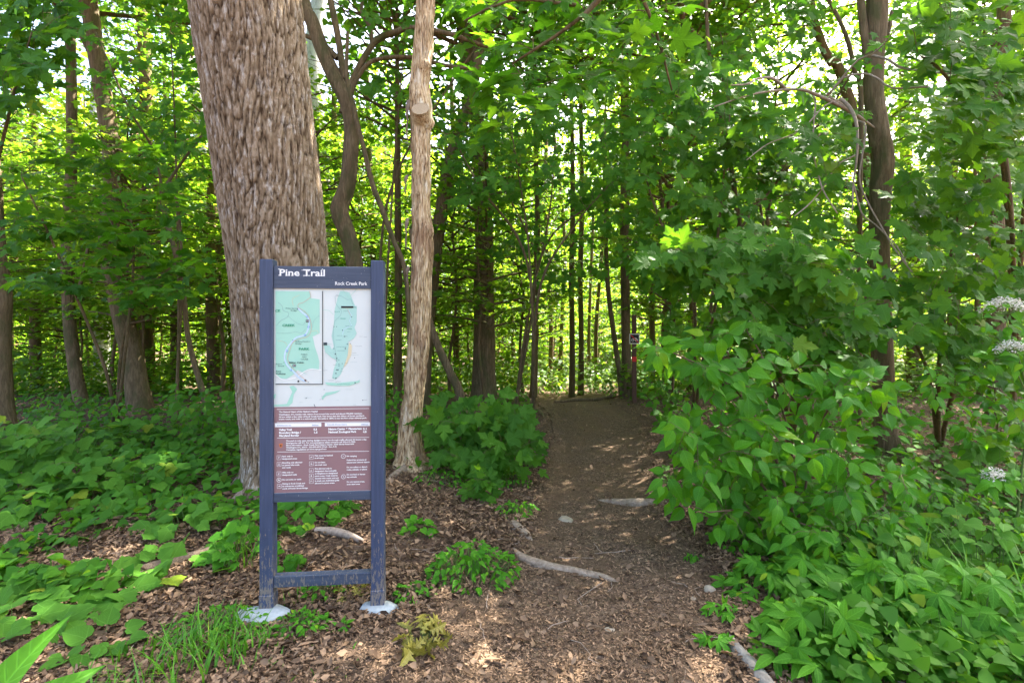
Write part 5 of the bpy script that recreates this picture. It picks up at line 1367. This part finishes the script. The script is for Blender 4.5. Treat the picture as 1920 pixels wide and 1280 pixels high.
# bare arching dead branches by the right-hand maple
tb = TB()
base = np.array(P(1600, 212, 6.0))
def arc(pts, w0, w1, D0=5.4, D1=4.8):
    n = len(pts); q = [P(x, y, D0 + (D1 - D0) * k / (n - 1)) for k, (x, y) in enumerate(pts)]
    tb.tube(q, [(w0 + (w1 - w0) * k / (n - 1)) / 2 * D0 / F for k in range(n)], 6, step=.06, lump=.1)
tb.tube([P(1640, 240, 6.35), P(1600, 212, 5.9), P(1575, 195, 5.6), P(1555, 183, 5.4)], [.012, .026, .022, .016], 8, step=.08, lump=.2)
arc([(1600, 212), (1540, 182), (1500, 168), (1440, 172), (1400, 180), (1340, 200)], 7, 2)
arc([(1478, 172), (1460, 155), (1444, 146), (1420, 148), (1400, 158), (1370, 160)], 7, 2)
arc([(1548, 180), (1570, 160), (1582, 146), (1620, 138), (1650, 150), (1672, 165), (1740, 163)], 3, 3)
arc([(1552, 180), (1580, 145), (1610, 112), (1635, 102), (1660, 80), (1675, 60)], 4, 2)
arc([(1635, 104), (1665, 112), (1685, 125), (1720, 132), (1770, 138), (1860, 136)], 5, 2)
arc([(1575, 185), (1592, 200), (1604, 225), (1608, 260), (1606, 300), (1600, 345), (1598, 400)], 7, 2)
arc([(1604, 226), (1620, 230), (1623, 250), (1617, 290), (1612, 340), (1630, 385), (1650, 420), (1680, 470), (1725, 530)], 4, 2)
arc([(1510, 168), (1528, 185), (1526, 230), (1524, 280), (1535, 330), (1545, 360), (1570, 400)], 3, 2)
arc([(1606, 290), (1570, 310), (1548, 345), (1520, 380), (1490, 405)], 3, 2)
arc([(1600, 345), (1616, 400), (1640, 420), (1680, 460), (1700, 495)], 3, 2)
arc([(1580, 185), (1545, 200), (1500, 245), (1440, 270), (1400, 300)], 3, 1.5)
o = tag(link('dead_branch', tb.mesh('dead_branch', M['twig'], base), None, tuple(base)), 'bare pale arching dead branch caught beside the right-hand maple trunk', 'branch')

# ------------------------------------------------------------------ low plants
def low_plant(name, label, cat, px, py, kind, mk, n, rad, hmax, leaf, group=None, bias=(0, -.35, .9), jitter=.3, hmin=.03, limit=300, vine=False):
    """leaves on thin stalks spread over a patch of ground"""
    c = gp(px, py); base = np.array([c[0], c[1], g1(c[0], c[1])])
    t = thing(name, label, cat, base, group=group)
    tb = TB(); pos = []
    a = uni(0, 6.283, n); r_ = rad * np.sqrt(uni(0, 1, n)) * (1 if not isinstance(rad, tuple) else 1)
    x = c[0] + r_ * np.cos(a); y = c[1] + r_ * np.sin(a) * .8
    hh = (hmin + (hmax - hmin) * (1 - (r_ / rad) ** 2) * uni(.4, 1, n)); z = gh(x, y)
    pos = np.column_stack([x, y, z + hh]); out = np.column_stack([np.cos(a), np.sin(a), np.full(n, -.25)]) + rnd(n, .5)
    nr = np.tile(np.array(bias, float), (n, 1)) + rnd(n, jitter); sz = leaf * uni(.55, 1.2, n)
    for k in range(n):
        s0 = np.array([c[0] + (x[k] - c[0]) * .75, c[1] + (y[k] - c[1]) * .75, 0]); s0[2] = g1(s0[0], s0[1])
        tb.tube([s0, (s0 + pos[k]) / 2 + np.array([0, 0, hh[k] * .25]), pos[k]], [.0022, .0018, .0012], 4, cap=False)
    link('stem', tb.mesh('stem', M['stem'], base), t)['kind'] = 'stuff'
    put_leaves(t, kind, mk, pos, nr, out, sz, base, limit)
    return t
# left bank: grape vines
gv = 'grape vine patches on the left bank'
for label, px, py, n, rad, h, lf in (
        ('grape vine with large matte leaves at the left edge, mid height of the bank', 60, 960, 70, .75, .28, .155), ('dense grape vine patch centred on the left bank', 240, 940, 100, .7, .40, .15),
        ('grape vine trailing over the litter right of the long rotten log', 360, 1000, 36, .38, .2, .13), ('grape vine leaves scattered across the rotten log', 300, 1080, 22, .42, .10, .13),
        ('sparse grape vine in the litter below the rotten log', 130, 1140, 36, .5, .12, .15), ('grape vine runner low on the left edge', 20, 1180, 26, .4, .12, .14),
        ('grape vine patch climbing beyond the left bank', 150, 870, 110, 1.0, .55, .15), ('small-leaved vine left of the massive trunk foot', 390, 880, 70, .55, .3, .11),
        ('broad vine patch under the left beech', 300, 840, 110, 1.0, .55, .13), ('vine patch around the trunk at the left edge', 40, 860, 70, .9, .3, .13)):
    low_plant('grape_vine', label, 'vine', px, py, 'grape', 'grape', n, rad, h, lf, jitter=.35)
low_plant('ivy', 'dark ivy-like vine growing around the left sign post', 'vine', 452, 1055, 'grape', 'creeper', 46, .26, .3, .085, bias=(0, -.5, .8))
low_plant('ivy', 'green vine leaves seen between the two sign posts', 'vine', 580, 985, 'grape', 'creeper', 50, .34, .26, .10, bias=(0, -.5, .8))
low_plant('ivy', 'small vine cluster low between the sign posts', 'vine', 535, 1075, 'grape', 'creeper', 24, .14, .14, .07, bias=(0, -.5, .8))
low_plant('seedling_plant', 'round-leaved seedling cluster right of the sign on bare litter', 'plant', 785, 1005, 'heart', 'weed', 20, .14, .14, .085)
low_plant('weed_clump', 'bushy bright green weed clump right of the sign beside the root', 'weed', 885, 1072, 'small', 'weed', 230, .34, .24, .06, jitter=.45)
low_plant('round_leaf_plant', 'single large round leaf standing out of the weed clump', 'weed', 884, 1085, 'round', 'weed', 4, .05, .2, .10, bias=(0, -.8, .6))
low_plant('weed_clump', 'small weed clump at the left edge of the trail by the grey knuckle', 'weed', 970, 965, 'small', 'weed', 70, .2, .14, .055, jitter=.45)
low_plant('weed_clump', 'weeds growing at the foot of the maple sapling', 'weed', 950, 905, 'small', 'weed', 80, .3, .16, .065, jitter=.45)
low_plant('weed_clump', 'weeds growing right of the dead trunk foot', 'weed', 830, 915, 'small', 'weed', 70, .3, .14, .06, jitter=.45)
low_plant('weed_clump', 'trefoil weeds in front of the left footing', 'weed', 562, 1182, 'small', 'weed', 110, .16, .10, .042, jitter=.4)
low_plant('weed_clump', 'trefoil weeds between the footings and the grass', 'weed', 400, 1190, 'small', 'weed', 180, .30, .12, .040, jitter=.4)
low_plant('weed_clump', 'tiny weeds right of the right footing', 'weed', 775, 1120, 'small', 'weed', 40, .14, .09, .045, jitter=.4)
low_plant('weed_clump', 'small weed sprig near the bottom between sign and trail', 'weed', 640, 1185, 'small', 'weed', 10, .05, .05, .05, jitter=.4)
low_plant('weed_clump', 'weeds beneath the low rail of the sign', 'weed', 600, 1120, 'small', 'weed', 50, .14, .1, .045, jitter=.4)
low_plant('weed_clump', 'small weed on the right part of the trail', 'weed', 1298, 1050, 'small', 'weed', 14, .06, .06, .05, jitter=.4)
low_plant('broad_leaf_weed', 'broad-leaved weed in the lower left litter', 'plant', 190, 1215, 'heart', 'grape', 16, .24, .10, .12)
# right side: creepers and mixed cover
for label, px, py, n, rad, h, lf, kind, mk in (
        ('five-leaflet creeper patch nearest the trail, lower right', 1440, 1120, 44, .28, .24, .12, 'five', 'creeper'), ('five-leaflet creeper patch further right, full of large leaflets', 1560, 1130, 52, .36, .40, .145, 'five', 'creeper'),
        ('creeper patch at the bottom edge beside the grey log', 1500, 1230, 30, .28, .22, .11, 'five', 'creeper'), ('tall five-leaflet creeper rising among the bottom right leaves', 1660, 1180, 60, .40, .46, .15, 'five', 'creeper'), ('five-leaflet creeper cut by the bottom edge right of the log', 1540, 1265, 40, .28, .36, .13, 'five', 'creeper'),
        ('creeper seedling on the trail edge, lowest right', 1345, 1225, 7, .08, .07, .085, 'five', 'weed'),
        ('creeper sprig on the litter between trail and creeper patch', 1355, 1165, 9, .10, .08, .075, 'five', 'weed'),
        ('oval-leaved weeds behind the creeper patches', 1480, 1060, 100, .36, .2, .065, 'small', 'weed'), ('leafy weeds in the middle of the right-hand thicket', 1640, 1060, 150, .45, .4, .085, 'ovate', 'weed'),
        ('heart-leaved plants among the right-hand thicket', 1700, 1120, 120, .42, .4, .09, 'heart', 'grape'), ('dense heart-leaved plants at the right edge', 1850, 1080, 150, .5, .5, .095, 'heart', 'grape'),
        ('large creeper spilling over the bottom right corner leaves', 1790, 1200, 50, .42, .46, .15, 'five', 'creeper'), ('large oval-leaved plants in the bottom right corner', 1800, 1240, 110, .42, .32, .095, 'ovate', 'creeper'), ('broad leafy plants left of the bottom right corner', 1650, 1230, 90, .36, .24, .088, 'ovate', 'weed'),
        ('trefoil weeds along the trail edge under the shrub', 1400, 1030, 120, .3, .16, .05, 'small', 'weed'), ('oval-leaved undergrowth right of the shrub', 1760, 1000, 170, .7, .5, .10, 'ovate', 'ovate'),
        ('grape leaves at the right edge below the white blossom', 1880, 960, 60, .5, .75, .15, 'grape', 'grape'), ('shaded undergrowth beyond the shrub to the right', 1800, 880, 120, 1.0, .4, .11, 'heart', 'cover')):
    low_plant('creeper' if kind == 'five' else 'undergrowth_plant', label, 'creeper' if kind == 'five' else 'plant', px, py, kind, mk, n, rad, h, lf, jitter=.35, bias=(-.1, -.45, .85))
for label, px, py, kind, mk, lf, poly, D0, D1, n in (
        ('leafy bush rising out of the vines under the slim knotted trunk', 130, 850, 'ovate', 'cover', .10, [(40, 740), (220, 730), (260, 840), (60, 860)], 6.2, 7.6, 44),
        ('leafy bush between the leaning beech and the massive trunk', 370, 830, 'heart', 'cover', .10, [(300, 720), (450, 730), (455, 860), (310, 850)], 5.6, 7.2, 44),
        ('tangled vine-covered bush at the left edge behind the grape leaves', 20, 880, 'grape', 'grape', .13, [(-60, 780), (130, 780), (180, 880), (-40, 920)], 4.6, 6.2, 44),
        ('sunlit leafy bush between the sign and the dead trunk', 735, 830, 'ovate', 'weed', .08, [(715, 720), (765, 730), (760, 880), (712, 890)], 6.0, 7.6, 34),
        ('leafy bush hugging the right edge of the trail near the crest', 1235, 800, 'heart', 'cover', .10, [(1200, 700), (1290, 690), (1320, 840), (1225, 840)], 6.5, 8.4, 40),
        ('broad-leaved bush joining the shrub to the maple above it', 1420, 850, 'heart', 'maple', .12, [(1290, 590), (1500, 600), (1620, 680), (1600, 760), (1380, 700)], 4.6, 5.8, 90),
        ('bush of pale leaves at the right edge below the maple', 1860, 860, 'ovate', 'ovate', .12, [(1720, 680), (1960, 640), (1980, 820), (1800, 860)], 4.0, 5.4, 70)):
    b_0 = gp(px, py)
    c_ = np.mean(poly, axis=0); Dm = (D0 + D1) / 2
    plant('bush', label, 'bush', [([b_0, (b_0 + P(c_[0], c_[1], Dm)) / 2 + np.array([.05, 0, .05]), P(c_[0], c_[1] - 20, Dm)], [.012, .009, .005])], region_points(poly, n, D0, D1, px), kind, mk, lf, 5, (0, -.6, .75), .9, .0025, last=.25, droop=.4, limit=300)
for label, px, py, D in (('tiny maple seedling at the right edge of the trail', 1258, 905, 5), ('maple seedling standing in the left bank litter', 640, 975, 5)):
    low_plant('maple_seedling', label, 'seedling', px, py, 'maple', 'maple', 14, .14, .22, .10)
# the great blade leaf cut by the lower left corner
b4 = np.array([-2.25, 1.75, 0.0]); b4[2] = g1(b4[0], b4[1])
t = thing('broad_blade_plant', 'close plant with two long bright green blade leaves in the lower left corner', 'plant', b4)
tb = TB(); e1 = P(-40, 1360, 1.8)
tb.tube([b4, (b4 + e1) / 2 + np.array([0, 0, .05]), e1], [.008, .006, .004], 6); link('stem', tb.mesh('stem', M['stem'], b4), t)
put_leaves(t, 'blade', 'weed', [e1, e1 + np.array([.03, 0, -.03])], [(-.25, -.9, .35), (.25, -.85, .45)], [P(95, 1130, 1.95) - e1, P(180, 1215, 1.95) - e1], [.36, .30], b4)
# wilted oak sprays
for label, px, py, n, rad in (('wilted yellow oak leaf spray lying right of the right footing', 795, 1205, 30, .12), ('wilted yellow oak leaves hanging below the low rail of the sign', 660, 1115, 14, .085)):
    low_plant('wilted_oak_sprig', label, 'dead leaves', px, py, 'oak', 'wilted', n, rad, .09, .115, bias=(0, -.4, .6), jitter=.5)
# white blossom heads
for label, px, py, D, rr in (('white flat blossom cluster at the right edge, eye level', 1885, 580, 4.2, .20), ('smaller white blossom cluster low at the right edge', 1862, 890, 3.6, .08), ('pale blossom cluster below the large one', 1895, 655, 4.1, .13)):
    c = P(px, py, D); base = np.array([c[0] + .3, c[1] + .2, g1(c[0] + .3, c[1] + .2)])
    t = thing('blossom_shrub', label, 'flower', base)
    tb = TB(); tb.tube([base, (base + c) / 2 + np.array([.15, 0, .1]), c - np.array([0, 0, .05])], [.012, .008, .004], 6, step=.1)
    n = int(420 * rr / .2); a = uni(0, 6.28, n); q = np.sqrt(uni(0, 1, n)); pos = c + np.column_stack([q * rr * np.cos(a), q * rr * np.sin(a) * .6, .5 * rr * (1 - q ** 2) + uni(-.035, .02, n)])
    for k in range(0, n, 14): tb.tube([c - np.array([0, 0, .05]), pos[k]], [.002, .001], 3, cap=False)
    link('stem', tb.mesh('stem', M['stem'], base), t)
    o = link('petals', joined_leaves('petals', 'small', 'petal', pos, np.tile([0, -.4, .9], (n, 1)) + rnd(n, .4), rnd(n, 1), .022, base), t); o['kind'] = 'stuff'
    n = 26; pos = c + rnd(n, 1) * np.array([rr, rr * .5, rr * .5]) + np.array([0, 0, -.7 * rr])
    put_leaves(t, 'ovate', 'weed', pos, np.tile([-.2, -.6, .8], (n, 1)) + rnd(n, .3), rnd(n, 1) + np.array([0, 0, -.5]), uni(.07, .13, n), base)

# ground cover (uncountable): further left bank and far right floor
def cover(name, label, n, test, y0, y1, kind, mk, leaf, h):
    u = uni(0, 1, n); y = 1 / (1 / y0 + (1 / y1 - 1 / y0) * u); x = uni(-1.25, 1.25, n) * y
    m_ = test(x, y); x, y = x[m_], y[m_]; n = len(x)
    z = gh(x, y) + uni(.02, 1, n) * h * (.3 + .9 * noise2(x, y, 1.5, 12))
    o = link(name, joined_leaves(name, kind, mk, np.column_stack([x, y, z]), np.tile([0, -.3, .9], (n, 1)) + rnd(n, .4), rnd(n, 1), leaf * uni(.5, 1.2, n) * (1 + .03 * y)))
    tag(o, label, kind='stuff')
cover('ground_cover', 'dense low green ground cover over the left bank', 16000, lambda x, y: (x < -.33 * y - .6) & ((y > 4.2) | (noise2(x, y, 2.2, 21) > .62)) & (in_path(x, y) < -.3), 3.0, 14, 'mapleT', 'cover', .075, .28)
cover('ground_cover', 'dense low green ground cover on the right of the trail', 22000, lambda x, y: (x > .0) & (in_path(x, y) < -.22) & ((y > 6) | (x > .40 * y + .12)), 2.2, 16, 'mapleT', 'cover', .07, .30)
cover('ground_cover', 'low green plants around the tree feet behind the sign', 5000, lambda x, y: (x < .2 * y) & (in_path(x, y) < -.3) & (y > 5.6), 5.6, 16, 'mapleT', 'cover', .07, .22)
cover('undergrowth', 'thin green undergrowth over the far forest floor', 40000, lambda x, y: (in_path(x, y) < -.2) | (y > 14), 11.5, 50, 'mapleT', 'maple_bg', .09, 1.5)
# grass
def grass(name, label, spots):
    V, Fc = [], []; n0 = 0
    for px, py, n, rad, h in spots:
        c = gp(px, py)
        for _ in range(n):
            a = uni(0, 6.28); r_ = rad * math.sqrt(uni(0, 1)); b0_ = np.array([c[0] + r_ * math.cos(a), c[1] + r_ * math.sin(a), 0]); b0_[2] = g1(b0_[0], b0_[1])
            az = uni(0, 6.28); d2 = np.array([math.cos(az), math.sin(az), 0]); sd_ = np.array([-d2[1], d2[0], 0]); hh = h * uni(.5, 1.2); be = uni(.2, .9)
            w_ = uni(.003, .006)
            for k in range(5):
                s = k / 4; p = b0_ + d2 * be * hh * s ** 2 + np.array([0, 0, hh * (s - .35 * be * s ** 2)]); ww = w_ * (1 - s ** 2) + .0003
                V += [p - sd_ * ww, p + sd_ * ww]
            Fc += [(n0 + 2 * k, n0 + 2 * k + 1, n0 + 2 * k + 3, n0 + 2 * k + 2) for k in range(4)]; n0 += 10
    o = link(name, mesh_np(name, np.array(V), np.array(Fc), M['grass'])); tag(o, label, kind='stuff')
grass('grass', 'grass blades around the sign foot and on the lower left bank', [(385, 1235, 90, .22, .22), (450, 1060, 40, .16, .26), (440, 1210, 60, .2, .16), (480, 1240, 50, .16, .12), (250, 1275, 60, .25, .2), (340, 1270, 50, .2, .24), (600, 1250, 16, .2, .05), (1560, 1010, 60, .25, .35), (560, 1130, 16, .1, .1), (1800, 1150, 50, .4, .5)])
print('objects', len(bpy.data.objects), 'tris', sum(len(m_.polygons) for m_ in bpy.data.meshes))
